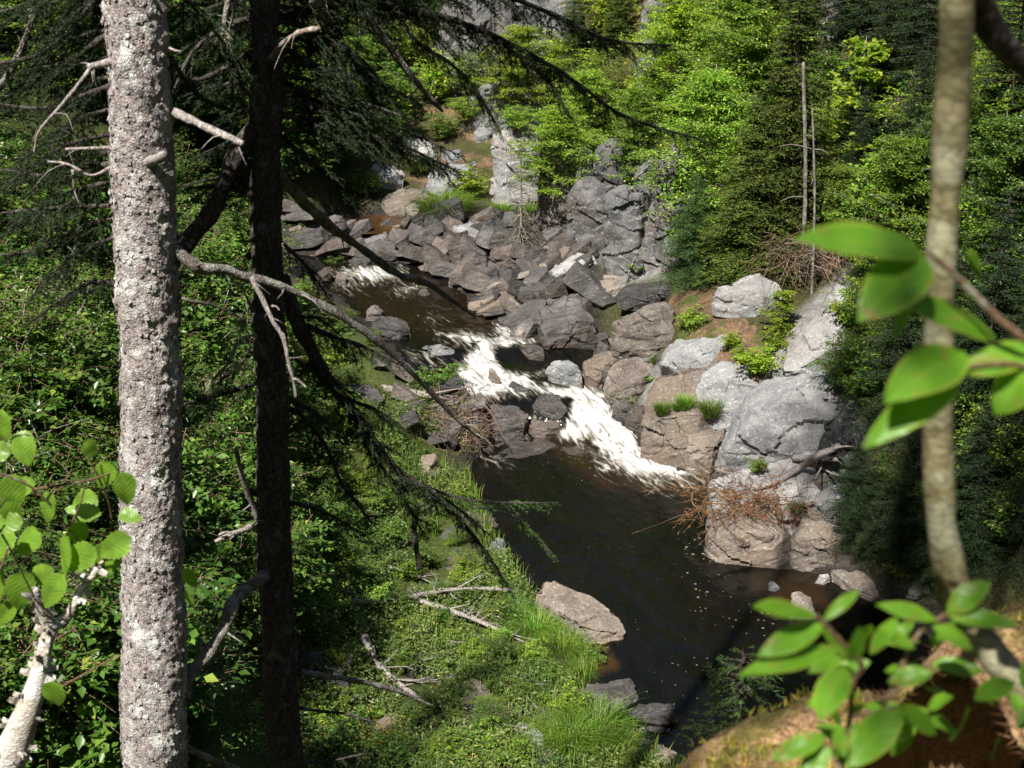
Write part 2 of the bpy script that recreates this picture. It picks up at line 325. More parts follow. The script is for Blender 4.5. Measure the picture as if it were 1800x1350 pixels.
# ------------------------------------------------------------------ ground
def ground_mat():
    m, n, out = newmat('forest_floor'); v = coords(n, kind='Position')
    a = noise(n, v, 1.1, 6, .65, .3); b = noise(n, v, 22, 5, .75); c = noise(n, v, .45, 4, .6)
    soil = ramp(n, b, [(.3, (.035, .024, .015)), (.5, (.10, .065, .04)), (.7, (.20, .13, .08))])
    litter = ramp(n, b, [(.3, (.07, .04, .025)), (.5, (.18, .11, .065)), (.72, (.32, .22, .14))])
    moss = ramp(n, b, [(.3, (.025, .035, .01)), (.5, (.06, .08, .02)), (.7, (.14, .15, .04))])
    col = mixc(n, ramp(n, a, [(.47, g3(0)), (.55, g3(1))]), soil, litter)
    col = mixc(n, ramp(n, noise(n, v, .8, 5, .7, .6), [(.5, g3(0)), (.58, g3(1))]), col, moss)
    al = nd(n, 'ShaderNodeAttribute', attribute_name='litter'); dk = ramp(n, b, [(.3, (.02, .018, .010)), (.5, (.05, .05, .02)), (.7, (.10, .11, .03))])
    nl = nd(n, 'ShaderNodeMath', operation='MULTIPLY_ADD'); lk(n, a, nl.inputs[0]); nl.inputs[1].default_value = .9; lk(n, al.outputs['Fac'], nl.inputs[2]); col = mixc(n, ramp(n, nl.outputs[0], [(.62, g3(0)), (.8, g3(1))]), dk, col)
    rk = nd(n, 'ShaderNodeAttribute', attribute_name='rock'); rc = ramp(n, noise(n, v, 2.2, 8, .7, .3), [(.3, (.10, .10, .10)), (.5, (.22, .21, .20)), (.7, (.34, .33, .31))]); rc = mixc(n, .7, rc, ramp(n, b, [(.3, g3(.5)), (.7, g3(1.3))]), 'MULTIPLY'); col = mixc(n, rk.outputs['Fac'], col, rc)
    at = nd(n, 'ShaderNodeAttribute', attribute_name='green'); col = mixc(n, at.outputs['Fac'], col, moss)
    ar = nd(n, 'ShaderNodeAttribute', attribute_name='bed')
    bed = ramp(n, b, [(.3, (.012, .010, .009)), (.55, (.035, .03, .026)), (.75, (.09, .075, .06))]); col = mixc(n, ar.outputs['Fac'], col, bed)
    bs = nd(n, 'ShaderNodeBsdfPrincipled', i_Roughness=.9); bs.inputs['Specular IOR Level'].default_value = .15
    lk(n, col, bs.inputs['Base Color']); bp = nd(n, 'ShaderNodeBump', i_Strength=.8, i_Distance=.05); lk(n, b, bp.inputs['Height']); lk(n, bp.outputs[0], bs.inputs['Normal']); lk(n, bs.outputs[0], out.inputs[0]); return m
xs = np.concatenate([np.arange(-60, -14, 2.0), np.arange(-14, 14, .16), np.arange(14, 61, 2.0)])
ys = np.concatenate([np.arange(-30, -2, 2.0), np.arange(-2, 15, .35), np.arange(15, 46, .16), np.arange(46, 60, .8), np.arange(60, 111, 3.0)])
GX, GY = np.meshgrid(xs, ys); G2 = np.stack([GX, GY], -1)
GZ = np.concatenate([ground(G2[i:i+40]) for i in range(0, len(ys), 40)])
nx, ny = len(xs), len(ys); ii = np.arange((nx-1)*(ny-1)); r = ii//(nx-1); c = ii % (nx-1)
Qg = np.stack([r*nx+c, r*nx+c+1, (r+1)*nx+c+1, (r+1)*nx+c], 1)
Vg = np.stack([GX, GY, GZ], -1).reshape(-1, 3)
sd = sdist(Vg[:, :2], RP); px_, py_ = topx(Vg)
leftb = (sd > .15)*(Vg[:, 0] < 2.2)*(Vg[:, 1] < 33)*1.0
bedm = np.clip(1-(sd-.2)/.5, 0, 1)
pp_ = np.stack([px_, py_], -1)
def zone(poly, soft): return np.clip(1-sdist(pp_, np.array(poly, float))/soft, 0, 1)*(Vg[:, 1] > 18)
lit_ = np.maximum(zone([(1090,-20),(1170,20),(1180,140),(1080,140)], 20), np.maximum(zone([(1180,520),(1250,510),(1300,570),(1340,600),(1330,670),(1280,640),(1200,600)], 12), zone([(690,200),(860,190),(880,280),(740,330),(690,290)], 20)*.3))
rok_ = np.maximum(zone([(1100,800),(1150,640),(1290,610),(1330,690),(1400,560),(1500,470),(1540,600),(1510,780),(1480,1000),(1240,960)], 14), zone([(1000,330),(1170,270),(1180,480),(1060,500)], 10))*(1-lit_)
slabz = np.clip(1-sdist(np.stack([px_, py_], -1), np.array([(480,380),(700,370),(960,380),(1040,430),(1060,600),(860,560),(700,480),(480,470)], float))/25, 0, 1)*(Vg[:, 1] > 20)
ob = obj('ground', meshof('ground', Vg, None, Qg, [ground_mat()], True, None, {'green': leftb*.85, 'bed': np.maximum(bedm, slabz), 'litter': lit_, 'rock': rok_})); tag(ob, kind='structure')
# ------------------------------------------------------------------ water
FOAM = [([(588,478),(640,466),(700,472),(712,482),(690,490),(640,497),(600,494)], .85), ([(690,512),(725,500),(740,504),(715,516)], .75), ([(560,505),(600,495),(640,512),(610,520)], .35),
 ([(775,590),(840,590),(872,598),(900,592),(935,606),(905,615),(880,618),(868,635),(900,655),(960,655),(1040,680),(1072,692),(1062,705),(1100,740),(1128,788),(1165,800),(1215,830),(1218,842),(1120,838),(1080,818),(1040,772),(975,768),(990,752),(1000,712),(940,690),(850,702),(795,690),(800,655),(825,625),(838,606)], 1.1),
 ([(868,592),(872,568),(888,572),(905,585),(905,600)], .95), ([(918,566),(928,566),(945,592),(935,602),(920,590)], 1.0), ([(890,762),(925,742),(940,735),(925,765)], .9), ([(712,615),(760,622),(800,640),(770,650),(715,632)], .45), ([(735,560),(770,550),(800,566),(760,572)], .38), ([(1010,770),(1130,800),(1260,850),(1180,866),(1050,830)], .55), ([(1030,760),(1060,720),(1100,700),(1120,740),(1120,790)], 1.0), ([(842,800),(900,812),(890,820),(850,815)], .5), ([(900,590),(935,600),(920,612),(900,608)], .9)]
DARK = [[(872,614),(915,612),(952,640),(935,652),(890,646)], [(935,668),(960,662),(1005,672),(990,678)], [(960,700),(1000,705),(995,730),(960,735)]]
def water_mat():
    m, n, out = newmat('river_water'); v = coords(n, kind='Position')
    v0 = coords(n, (1, 1, 1), (0, 0, -.53), 'Position'); mp_ = nd(n, 'ShaderNodeMapping'); mp_.inputs['Scale'].default_value = (2.3, .6, 1); lk(n, v0, mp_.inputs[0]); vf = mp_.outputs[0]
    foam = nd(n, 'ShaderNodeAttribute', attribute_name='foam').outputs['Fac']; spk = nd(n, 'ShaderNodeAttribute', attribute_name='specks').outputs['Fac']; am = nd(n, 'ShaderNodeAttribute', attribute_name='amber').outputs['Fac']
    n1 = noise(n, vf, 3.4, 7, .60, 1.2); n2 = noise(n, vf, 1.1, 3, .5)
    s = nd(n, 'ShaderNodeMath', operation='MULTIPLY_ADD'); lk(n, n1, s.inputs[0]); s.inputs[1].default_value = 3.3; s.inputs[2].default_value = -1.98
    t = nd(n, 'ShaderNodeMath', operation='MULTIPLY_ADD'); lk(n, foam, t.inputs[0]); t.inputs[1].default_value = 1.25; lk(n, s.outputs[0], t.inputs[2])
    ff = ramp(n, t.outputs[0], [(.0, g3(0)), (.3, g3(.15)), (.65, g3(.6)), (1, g3(.97))])
    vo = nd(n, 'ShaderNodeTexVoronoi', i_Scale=11.0, i_Randomness=1.0); lk(n, v, vo.inputs['Vector'])
    cellr = nd(n, 'ShaderNodeSeparateColor'); lk(n, vo.outputs['Color'], cellr.inputs[0])
    rad = nd(n, 'ShaderNodeMath', operation='MULTIPLY'); lk(n, cellr.outputs[0], rad.inputs[0]); 
    rs = nd(n, 'ShaderNodeMath', operation='MULTIPLY'); lk(n, spk, rs.inputs[0]); rs.inputs[1].default_value = .42; lk(n, rs.outputs[0], rad.inputs[1])
    ls = nd(n, 'ShaderNodeMath', operation='LESS_THAN'); 
    d2 = nd(n, 'ShaderNodeMath', operation='ADD'); lk(n, vo.outputs['Distance'], d2.inputs[0]); d2.inputs[1].default_value = .07; lk(n, d2.outputs[0], ls.inputs[0]); lk(n, rad.outputs[0], ls.inputs[1])
    fm = nd(n, 'ShaderNodeMath', operation='MULTIPLY'); lk(n, ff, fm.inputs[0]); lk(n, ramp(n, foam, [(.02, g3(0)), (.2, g3(1))]), fm.inputs[1]); mxm = nd(n, 'ShaderNodeMath', operation='MAXIMUM'); lk(n, fm.outputs[0], mxm.inputs[0]); lk(n, ls.outputs[0], mxm.inputs[1])
    deep = mixc(n, am, (.004, .004, .003), (.07, .034, .010)); deep = mixc(n, ramp(n, n2, [(.4, g3(0)), (.7, g3(.5))]), deep, (.009, .007, .005))
    foamc = ramp(n, t.outputs[0], [(.05, (.16, .14, .09)), (.4, (.30, .28, .22)), (.75, (.45, .44, .40)), (1.0, (.54, .54, .52))])
    wb = nd(n, 'ShaderNodeBsdfPrincipled', i_Roughness=.08, i_IOR=1.33); lk(n, deep, wb.inputs['Base Color'])
    fb = nd(n, 'ShaderNodeBsdfPrincipled', i_Roughness=.7); lk(n, foamc, fb.inputs['Base Color'])
    b1 = nd(n, 'ShaderNodeBump', i_Strength=.5, i_Distance=.035); lk(n, noise(n, coords(n, (1, .6, 1), (0, 0, -.3), 'Position'), 5.5, 4, .55, .4), b1.inputs['Height'])
    lk(n, b1.outputs[0], wb.inputs['Normal']); b3 = nd(n, 'ShaderNodeBump', i_Strength=.5, i_Distance=.06); lk(n, n1, b3.inputs['Height']); lk(n, b3.outputs[0], fb.inputs['Normal'])
    mx = nd(n, 'ShaderNodeMixShader'); lk(n, mxm.outputs[0], mx.inputs[0]); lk(n, wb.outputs[0], mx.inputs[1]); lk(n, fb.outputs[0], mx.inputs[2]); lk(n, mx.outputs[0], out.inputs[0]); return m
WM = water_mat()
wx = np.arange(RP[:, 0].min()-1, RP[:, 0].max()+1, .055); wy = np.arange(RP[:, 1].min()-1, RP[:, 1].max()+1.5, .055)
WX, WY = np.meshgrid(wx, wy); W2 = np.stack([WX, WY], -1).reshape(-1, 2); s_ = sdist(W2, RP); keep = s_ < .9
idx = -np.ones(len(W2), int); idx[keep] = np.arange(keep.sum()); P2 = W2[keep]; zz = wz(P2); P3 = np.column_stack([P2, zz]); qx, qy = topx(P3); qp = np.stack([qx, qy], -1)
fo = np.zeros(len(P3))
for poly, st in FOAM:
    q = sdist(qp, np.array(poly, float)); fo = np.maximum(fo, st*np.clip(.62-q/30., 0, 1.0))
for poly in DARK:
    q = sdist(qp, np.array(poly, float)); fo = fo*np.clip(.25+q/16., 0, 1)
sps = np.clip(1-sdist(qp, np.array([(1225,850),(1270,990),(1350,1060),(1340,1150),(1290,1200),(1230,1120),(1200,950)], float))/35, 0, 1)
sps = np.clip(sps*(.75+.7*fbm(P3, .9, 3, 88)), 0, 1.2); sps = np.maximum(sps, np.clip(.30+.35*fbm(P3, .5, 3, 93), 0, .6)*(qy > 780)); sps = np.maximum(sps, .46*((qy > 480)*(qy < 600)))
ripple = fbm(P3*np.array([1, .6, 1]), 2.6, 3, 12)*.012
turb = fbm(P3, 3.2, 4, 21)*.10+np.abs(fbm(P3, 1.8, 2, 31))*.10
P3[:, 2] += ripple+np.clip(fo, 0, 1)*(turb*.55+.01)
amb = np.clip(1-sdist(qp, np.array([(600,490),(800,500),(860,560),(880,590),(760,585),(650,540)], float))/30, 0, 1)*.12
amb = np.maximum(amb, np.clip(1-sdist(qp, np.array([(960,760),(1030,765),(1150,850),(1250,860),(1060,850),(980,790)], float))/18, 0, 1)*.22)
amb = np.maximum(amb, np.clip(1-sdist(qp, np.array([(1000,1130),(1060,1140),(1080,1170),(1040,1180)], float))/14, 0, 1)*.7)
amb = np.maximum(amb, np.clip(1-sdist(qp, np.array([(1330,1020),(1440,1020),(1450,1060),(1350,1060)], float))/20, 0, 1)*.25)
nxw = len(wx); ii = np.arange((nxw-1)*(len(wy)-1)); r = ii//(nxw-1); c = ii % (nxw-1)
Qw = np.stack([idx[r*nxw+c], idx[r*nxw+c+1], idx[(r+1)*nxw+c+1], idx[(r+1)*nxw+c]], 1); Qw = Qw[(Qw >= 0).all(1)]
tag(obj('river', meshof('river', P3, None, Qw, [WM], True, None, {'foam': fo, 'specks': sps, 'amber': amb})), kind='structure')
pc = POND.mean(0); pv = np.concatenate([[pc], pc+(POND-pc)*1.15]); k = len(POND)
tag(obj('pond_water', meshof('pond_water', np.column_stack([pv, np.full(len(pv), 1.71)]), [(0, 1+i, 1+(i+1) % k) for i in range(k)], None, [WM], True, None, {'foam': np.zeros(k+1), 'specks': np.zeros(k+1), 'amber': np.full(k+1, .9)})), kind='structure')
# ------------------------------------------------------------------ rocks
def cells(P, seed=0):
    i = np.floor(P).astype(np.int64); best = np.full(len(P), 1e9); val = np.zeros(len(P)); g = np.zeros((len(P), 3)); 
    for a in (-1, 0, 1):
        for b in (-1, 0, 1):
            for c in (-1, 0, 1):
                j = i+np.array([a, b, c]); h = [_h(j[:, 0], j[:, 1], j[:, 2], seed+k) for k in range(4)]; d = P-(j+np.stack(h[:3], 1)); dd = (d*d).sum(1); m = dd < best
                best = np.where(m, dd, best); val = np.where(m, h[3]-.5+d[:, 0]*(h[1]-.5)*.9+d[:, 1]*(h[2]-.5)*.9+d[:, 2]*(h[0]-.5)*.9, val)
    return val
def hullmesh(name, P, mat, edge=.07, amp=.03, bev=.06, seed=0, strata=1.0, rs=None, chis=7, frac=.55):
    bm = bmesh.new()
    for p in P: bm.verts.new(p)
    res = bmesh.ops.convex_hull(bm, input=bm.verts)
    rc = random.Random(int(seed*1000)+len(P)); bmesh.ops.delete(bm, geom=[v for v in bm.verts if not v.link_faces], context='VERTS')
    for _ in range(chis):
        d = Vector((rc.gauss(0, 1), rc.gauss(0, 1), rc.gauss(0, .8))); d.normalize(); hi_ = max(v.co.dot(d) for v in bm.verts); lo_ = min(v.co.dot(d) for v in bm.verts)
        c_ = d*(lo_+(hi_-lo_)*rc.uniform(.88, .97)); g_ = bmesh.ops.bisect_plane(bm, geom=bm.verts[:]+bm.edges[:]+bm.faces[:], plane_co=c_, plane_no=d, clear_outer=True)
        eb = [e for e in bm.edges if e.is_boundary]
        if eb: bmesh.ops.edgeloop_fill(bm, edges=eb)
    bmesh.ops.delete(bm, geom=[v for v in bm.verts if not v.link_faces], context='VERTS')
    bmesh.ops.dissolve_limit(bm, angle_limit=.12, verts=bm.verts, edges=bm.edges)
    size = max((max(v.co[i] for v in bm.verts)-min(v.co[i] for v in bm.verts)) for i in range(3))
    try: bmesh.ops.bevel(bm, geom=list(bm.edges), offset=size*bev, segments=2, profile=.6, affect='EDGES', clamp_overlap=True)
    except Exception: pass
    bmesh.ops.triangulate(bm, faces=bm.faces)
    for _ in range(8):
        E = [e for e in bm.edges if e.calc_length() > edge*1.5]
        if not E: break
        bmesh.ops.subdivide_edges(bm, edges=E, cuts=1); bmesh.ops.triangulate(bm, faces=[f for f in bm.faces if len(f.verts) > 3])
        if len(bm.verts) > 16000: break
    bmesh.ops.remove_doubles(bm, verts=bm.verts, dist=edge*.05)
    bm.normal_update(); V = np.array([v.co[:] for v in bm.verts]); N = np.array([v.normal[:] for v in bm.verts])
    bm.verts.index_update(); T = np.array([[v.index for v in f.verts] for f in bm.faces]); bm.free()
    q = V+seed*7.1; a = amp*size
    q2 = q*np.array([1, 1, 5.0])@np.array([[.9, .1, .3], [-.1, .95, -.2], [-.3, .2, .9]])
    disp = fbm(q, 1.6/size, 4, 1)*a*.9+fbm(q, 6/size+1, 4, 7)*a*.35
    st = fbm(q2, 1.2/max(size, .3)+.4, 3, 4); disp = disp+strata*(np.floor(st*4)/4+st*.3)*a*.8+vn(q, .8/size, 31)*a*1.5; cr_ = np.abs(fbm(q@np.array([[.8, .5, .2], [-.4, .8, .3], [.1, -.3, .9]])*np.array([1, 1, 1.6]), 1.3/max(size, .5)+.25, 2, 61)); disp = disp+frac*size*.075*cells(q@np.array([[.85, .3, .3], [-.35, .9, .1], [-.3, -.2, .92]])*np.array([1, 1, 1.9])/max(size*.30, .12), 5); disp = disp-a*.6*np.clip(1-cr_/.05, 0, 1)
    return meshof(name, V+N*disp[:, None], T, None, [mat], False)
def rock(name, label, poly, mat, zb=None, r=.75, brow=.38, H=None, edge=None, amp=.02, bev=.022, cat='rock', group=None, Y=None, thick=None, strata=1.0, sm=True, chis=6, frac=.6):
    P = np.array(poly, float); lo = P[:, 1].max(); hi = P[:, 1].min(); bx = P[P[:, 1].argmax(), 0]
    if zb is not None: g = atZ(bx, lo, zb)
    else: g = hit(bx, lo)
    y0, zb_ = g[1], g[2]; dist = np.linalg.norm(g-np.array([0, 0, CAMZ])); wd = (P[:, 0].max()-P[:, 0].min())/F*dist
    D = r*wd; top = atY(bx, hi, y0+D)
    if top[2] < zb_+.12: 
        D = max(atZ(bx, hi, zb_+.12)[1]-y0, .1*wd)
    v = (lo-P[:, 1])/(lo-hi+1e-6)
    yo = y0+D*v
    yo = np.array([min(y, hit(a, b)[1]-.05) if vv > .02 or not zb else y for y, a, b, vv in zip(yo, P[:, 0], P[:, 1], v)])
    pts = [atY(P[:, 0], P[:, 1], yo)]; y0 = min(y0, yo[v < .3].min()); D = max(yo.max()-y0, .12*wd)
    cx = P[:, 0].mean()
    # brow: edge between the steep near face and the sloping top
    xs_ = np.linspace(P[:, 0].min()*.88+cx*.12, P[:, 0].max()*.88+cx*.12, 5)
    rr = random.Random(int(bx*7+lo)); 
    from_v = []
    for x in xs_:
        # vertical span of the outline at this column
        ys_ = []
        for i in range(len(P)):
            a, b = P[i], P[(i+1) % len(P)]
            if (a[0]-x)*(b[0]-x) <= 0 and a[0] != b[0]: ys_.append(a[1]+(b[1]-a[1])*(x-a[0])/(b[0]-a[0]))
        if len(ys_) < 2: continue
        a, b = max(ys_), min(ys_); bb = brow+rr.uniform(-.08, .08); yy = a+(b-a)*bb; vlow = (lo-a)/(lo-hi+1e-6)
        from_v.append(atY(x, yy, y0+D*vlow+D*.06))
    if from_v: pts.append(np.array(from_v))
    b3 = pts[0].copy(); c3 = b3.mean(0); b3[:, :2] = c3[:2]+(b3[:, :2]-c3[:2])*.92; b3[:, 2] = zb_-(.35 if thick is None else thick); pts.append(b3)
    PP = np.concatenate(pts); org = np.array([g[0], y0+D*.3, zb_])
    size = max(np.ptp(PP[:, 0]), .2)
    me = hullmesh(name, PP-org, mat, edge or max(.025, size*.022), amp, bev, rr.random()*9, strata, None, chis, frac)
    if sm: me.polygons.foreach_set('use_smooth', np.ones(len(me.polygons), bool)); me.set_sharp_from_angle(angle=math.radians(32))
    o = obj(name, me, None, org); return tag(o, label, cat, group)
S, TN, GR, BL, CL = M['slate'], M['tan'], M['grey'], M['blue'], M['cliff']
RK = [
 ('river_boulder', 'large tan boulder with a pointed top standing in the dark pool beside the grassy bank', [(938,1052),(957,1017),(973,1016),(1033,1043),(1087,1083),(1100,1113),(1060,1134),(1017,1130),(985,1100),(940,1065)], TN, dict(zb=0, r=.8, brow=.3)),
 ('river_boulder', 'broad grey-brown rock at the pool edge with bank grass hanging over its left end', [(1008,1223),(1033,1202),(1107,1195),(1128,1227),(1083,1253),(1020,1237)], S, dict(zb=0)),
 ('river_boulder', 'flat oval ridged rock lying in the pool just right of the grey-brown bank rock', [(1102,1258),(1123,1237),(1187,1240),(1200,1260),(1183,1271),(1133,1271),(1104,1264)], S, dict(zb=0, amp=.035)),
 ('river_boulder', 'pale brown flat rock at the bottom edge of the photo below the long green grass', [(1090,1303),(1133,1297),(1193,1313),(1200,1330),(1170,1345),(1110,1345)], TN, dict(zb=.02)),
 ('river_rock', 'tiny upright grey stone in the pool between the grass and the flat oval rock', [(1118,1276),(1133,1272),(1138,1288),(1127,1289)], BL, dict(zb=0)),
 ('river_rock', 'small wet flat stone just below the flat oval rock', [(1133,1279),(1150,1276),(1178,1281),(1170,1288),(1140,1288)], S, dict(zb=0)),
 ('river_boulder', 'large smooth flat slab at the head of the pool under the mossy boulder', [(847,792),(887,760),(933,760),(993,778),(975,792),(890,810),(862,802)], S, dict(zb=.02, r=.8, brow=.1, strata=.4)),
 ('river_boulder', 'brown flat topped boulder in midstream with white water pouring past its right side', [(922,703),(950,693),(982,695),(998,720),(990,733),(955,729),(930,718)], S, dict(zb=.48)),
 ('river_boulder', 'dark brown double humped boulder on the left of the lower rapids', [(853,718),(870,708),(903,711),(930,731),(922,746),(893,751),(860,744)], S, dict(zb=.40)),
 ('river_boulder', 'small dark boulder with yellow green moss on top between two strands of the rapids', [(927,748),(945,734),(967,732),(986,741),(984,753),(958,762),(934,756)], S, dict(zb=.25)),
 ('river_boulder', 'grey angular wedge of rock with a pale sloping face on the right of the rapids', [(958,643),(975,634),(1000,631),(1024,648),(1024,672),(996,664),(966,653)], BL, dict(zb=.78, strata=.4)),
 ('river_boulder', 'biggest dark block leaning over the stream with an overhanging shaded underside', [(929,560),(944,543),(1000,514),(1028,515),(1042,548),(1050,566),(1000,590),(955,608),(942,592)], S, dict(zb=.95, r=.9, brow=.28, strata=.5)),
 ('river_rock', 'small round brown stone between two little falls left of the overhanging block', [(904,580),(914,571),(927,578),(927,592),(917,599),(905,594)], TN, dict(zb=.98)),
 ('river_rock', 'low wet brown rock below the little falls', [(912,602),(935,600),(955,612),(957,624),(930,622)], S, dict(zb=.92)),
 ('river_boulder', 'rounded golden brown boulder right of the grey wedge', [(1022,640),(1033,623),(1056,615),(1082,619),(1092,628),(1072,650),(1050,668),(1030,660)], TN, dict(zb=.8)),
 ('river_boulder', 'large brown and violet grey boulder with cracked lower side beside the rapids', [(1054,668),(1063,648),(1090,632),(1113,625),(1142,626),(1152,650),(1136,665),(1131,688),(1100,704),(1070,696)], TN, dict(zb=.6)),
 ('river_boulder', 'dark rounded boulder in the shade under the brown and violet boulder, the left of two', [(1072,720),(1078,703),(1092,697),(1110,702),(1113,722),(1100,738),(1082,736)], S, dict(zb=.4)),
 ('river_boulder', 'dark rounded boulder touching the foot of the big brown ledge beside the white water', [(1092,742),(1103,722),(1120,710),(1138,714),(1142,748),(1128,764),(1108,758)], S, dict(zb=.22)),
 ('river_boulder', 'upright square block with tan lower face and grey top behind the rounded golden boulder', [(1073,565),(1085,552),(1113,546),(1150,528),(1180,522),(1188,560),(1184,590),(1164,625),(1111,623),(1082,608)], TN, dict(zb=1.3, r=.55, brow=.75)),
 ('river_boulder', 'long dark slab lying across the top of the upright square block', [(1079,518),(1100,501),(1140,492),(1182,491),(1190,512),(1150,532),(1110,538),(1086,532)], S, dict(zb=1.75, thick=.1, brow=.5)),
 ('river_boulder', 'pale tan weathered rock between the overhanging block and the cliff foot', [(1033,522),(1046,492),(1060,481),(1107,488),(1114,498),(1086,524),(1050,534)], TN, dict(zb=1.5)),
 ('river_boulder', 'grey rounded boulder with a green plant at its right end above the slab field', [(962,466),(975,453),(1010,444),(1040,445),(1052,467),(1008,490),(972,484)], GR, dict(zb=1.6)),
 ('river_boulder', 'smooth brown rounded boulder on the left shore under the long dead branch', [(652,566),(672,555),(693,550),(715,563),(723,584),(702,598),(672,590),(654,580)], S, dict(zb=1.03, strata=.3, bev=.1)),
 ('river_boulder', 'dark upright rock just upstream of the smooth brown rounded boulder', [(641,562),(645,540),(664,527),(678,540),(672,555),(660,563)], S, dict(zb=1.1)),
 ('river_boulder', 'pale grey rock awash in the stream above the main rapids', [(738,616),(748,607),(772,604),(796,611),(800,624),(775,628),(745,626)], BL, dict(zb=.92, brow=.2)),
 ('river_rock', 'bright yellow brown rock beside the upper white water, half hidden by leaves', [(588,490),(592,477),(600,473),(607,480),(608,495),(598,502)], M['tan'], dict(zb=1.3)),
 ('river_rock', 'bright yellow rock standing up in the foam of the main rapids', [(857,648),(863,643),(869,648),(879,665),(873,669),(861,658)], M['tan'], dict(zb=.85)),
 ('river_rock', 'dark layered rock poking out of the foam right of the yellow rock', [(893,670),(903,666),(918,672),(930,680),(910,683)], S, dict(zb=.8)),
 ('river_rock', 'small wet rock tip breaking the surface in the middle of the upper stream', [(735,514),(742,504),(752,506),(758,514),(748,519)], S, dict(zb=1.15)),
 ('river_boulder', 'dark wet mossy rock at the lip of the upper fall', [(612,458),(632,448),(655,450),(666,462),(650,470),(625,470)], S, dict(zb=1.37)),
 ('slab', 'square grey speckled block with a bright flat top standing on the slab field', [(789,393),(812,388),(842,386),(854,394),(860,422),(838,434),(802,422)], BL, dict(r=.6, brow=.45, strata=.3)),
 ('slab', 'brown slab leaning right under the square speckled block', [(803,438),(822,431),(838,434),(845,445),(815,474),(787,464)], S, {}),
 ('slab', 'large slanting grey slab behind the dark diagonal branch', [(661,436),(690,424),(722,421),(736,429),(701,457),(683,458),(661,446)], S, dict(brow=.25)),
 ('slab', 'flat pale slab at the edge of the amber side pool', [(633,424),(655,413),(677,407),(688,415),(668,426),(645,434)], BL, dict(brow=.25)),
 ('slab', 'dark layered rock between the large slanting slab and the leaning brown slab', [(706,452),(718,436),(740,429),(757,430),(760,440),(738,456)], S, dict(amp=.04)),
 ('slab', 'rust brown slab left of the square speckled block', [(747,416),(765,407),(788,402),(803,423),(788,435),(754,427)], TN, {}),
 ('slab', 'long low grey slab by the left shore of the upper fall', [(505,440),(540,432),(581,428),(592,437),(587,448),(545,456),(517,457)], S, {}),
 ('slab', 'rounded striped rock at the left end of the upper fall', [(508,472),(520,461),(544,453),(556,462),(551,479),(537,488),(512,480)], S, dict(amp=.04)),
 ('slab', 'tilted dark slab with its lower end in the white water beside the striped rock', [(551,482),(563,473),(580,470),(583,480),(572,495),(557,503)], S, {}),
 ('slab', 'wide flat grey slab at the far left of the slab field with layered brown edge', [(496,394),(530,388),(568,388),(577,404),(571,418),(525,427),(496,418)], S, dict(brow=.35)),
 ('ledge', 'sunlit tan slab with an undercut dark tip beside the amber side pool', [(664,358),(680,340),(700,332),(745,334),(757,345),(720,352),(711,380),(685,380)], TN, dict(brow=.45)),
 ('ledge', 'low tan ledge to the right of the undercut tan slab', [(712,356),(730,349),(757,348),(762,358),(740,372),(714,380)], TN, {}),
 ('slab', 'blocky brown slab right of the square speckled block', [(857,424),(870,417),(897,415),(902,429),(882,440),(859,436)], S, dict(amp=.035)),
 ('slab', 'flat brown slabs edge behind the blocky brown slab', [(861,402),(880,393),(905,389),(910,399),(900,409),(866,411)], S, dict(amp=.03)),
 ('slab', 'grey pointed slab near the middle of the slab field', [(804,475),(830,464),(857,459),(865,469),(840,490),(815,484)], BL, {}),
 ('slab', 'tan sloping rock below the dead spruce sapling', [(860,452),(875,448),(893,453),(908,474),(888,479),(868,465)], TN, {}),
 ('slab', 'reddish flat rock at the waterline under the dark branch', [(784,497),(800,487),(825,485),(836,491),(814,503),(790,504)], S, dict(zb=1.2)),
 ('slab', 'long thin layered slab stretching along the shore', [(816,502),(850,488),(890,478),(898,487),(860,500),(827,507)], S, dict(amp=.04)),
 ('slab', 'broad flat slab in front of the long thin layered slab', [(847,504),(868,496),(890,493),(924,506),(930,522),(912,528),(878,516)], S, dict(brow=.2)),
 ('slab', 'rectangular flat topped slab at the water edge above the little falls', [(833,527),(857,515),(880,514),(901,517),(907,526),(905,541),(866,542)], S, dict(brow=.35, zb=1.12)),
 ('slab', 'low oblong slab just below the rectangular one at the head of the little falls', [(867,552),(880,546),(917,546),(924,555),(917,567),(880,568)], S, dict(brow=.4, zb=1.05)),
 ('slab', 'small pale bar of rock beside the overhanging block', [(919,536),(935,533),(953,535),(954,543),(922,545)], BL, dict(zb=1.25)),
 ('slab', 'angular dark slab between the little falls and the pale bar of rock', [(930,515),(965,500),(1000,492),(1008,500),(975,520),(938,530)], S, {}),
 ('slab', 'flat triangular slab left of the grey rounded boulder', [(915,480),(940,470),(962,478),(968,492),(935,500)], S, {}),
 ('slab', 'reddish layered ledge under the shaded cliff foot', [(945,412),(965,398),(1010,402),(1015,425),(980,440),(950,432)], TN, dict(amp=.04)),
 ('ledge', 'big brown water-worn ledge whose foot meets the white water', [(1116,783),(1120,740),(1134,695),(1150,660),(1200,642),(1255,638),(1280,700),(1276,740),(1250,790),(1210,822),(1206,806),(1150,795)], TN, dict(zb=.0, r=.7, brow=.45, bev=.05, strata=.4)),
 ('ledge', 'rust brown rounded rock joined to the lower right of the big brown ledge', [(1206,800),(1210,762),(1245,738),(1278,745),(1274,790),(1262,825),(1248,841),(1222,834),(1210,818)], TN, dict(zb=0, r=.7, brow=.5, bev=.05, strata=.4)),
 ('ledge', 'grey rock shoulder with green tufts between the brown ledge and the big grey face', [(1217,700),(1236,652),(1266,628),(1330,645),(1375,660),(1340,720),(1282,765),(1235,750)], GR, dict(r=.5, brow=.5)),
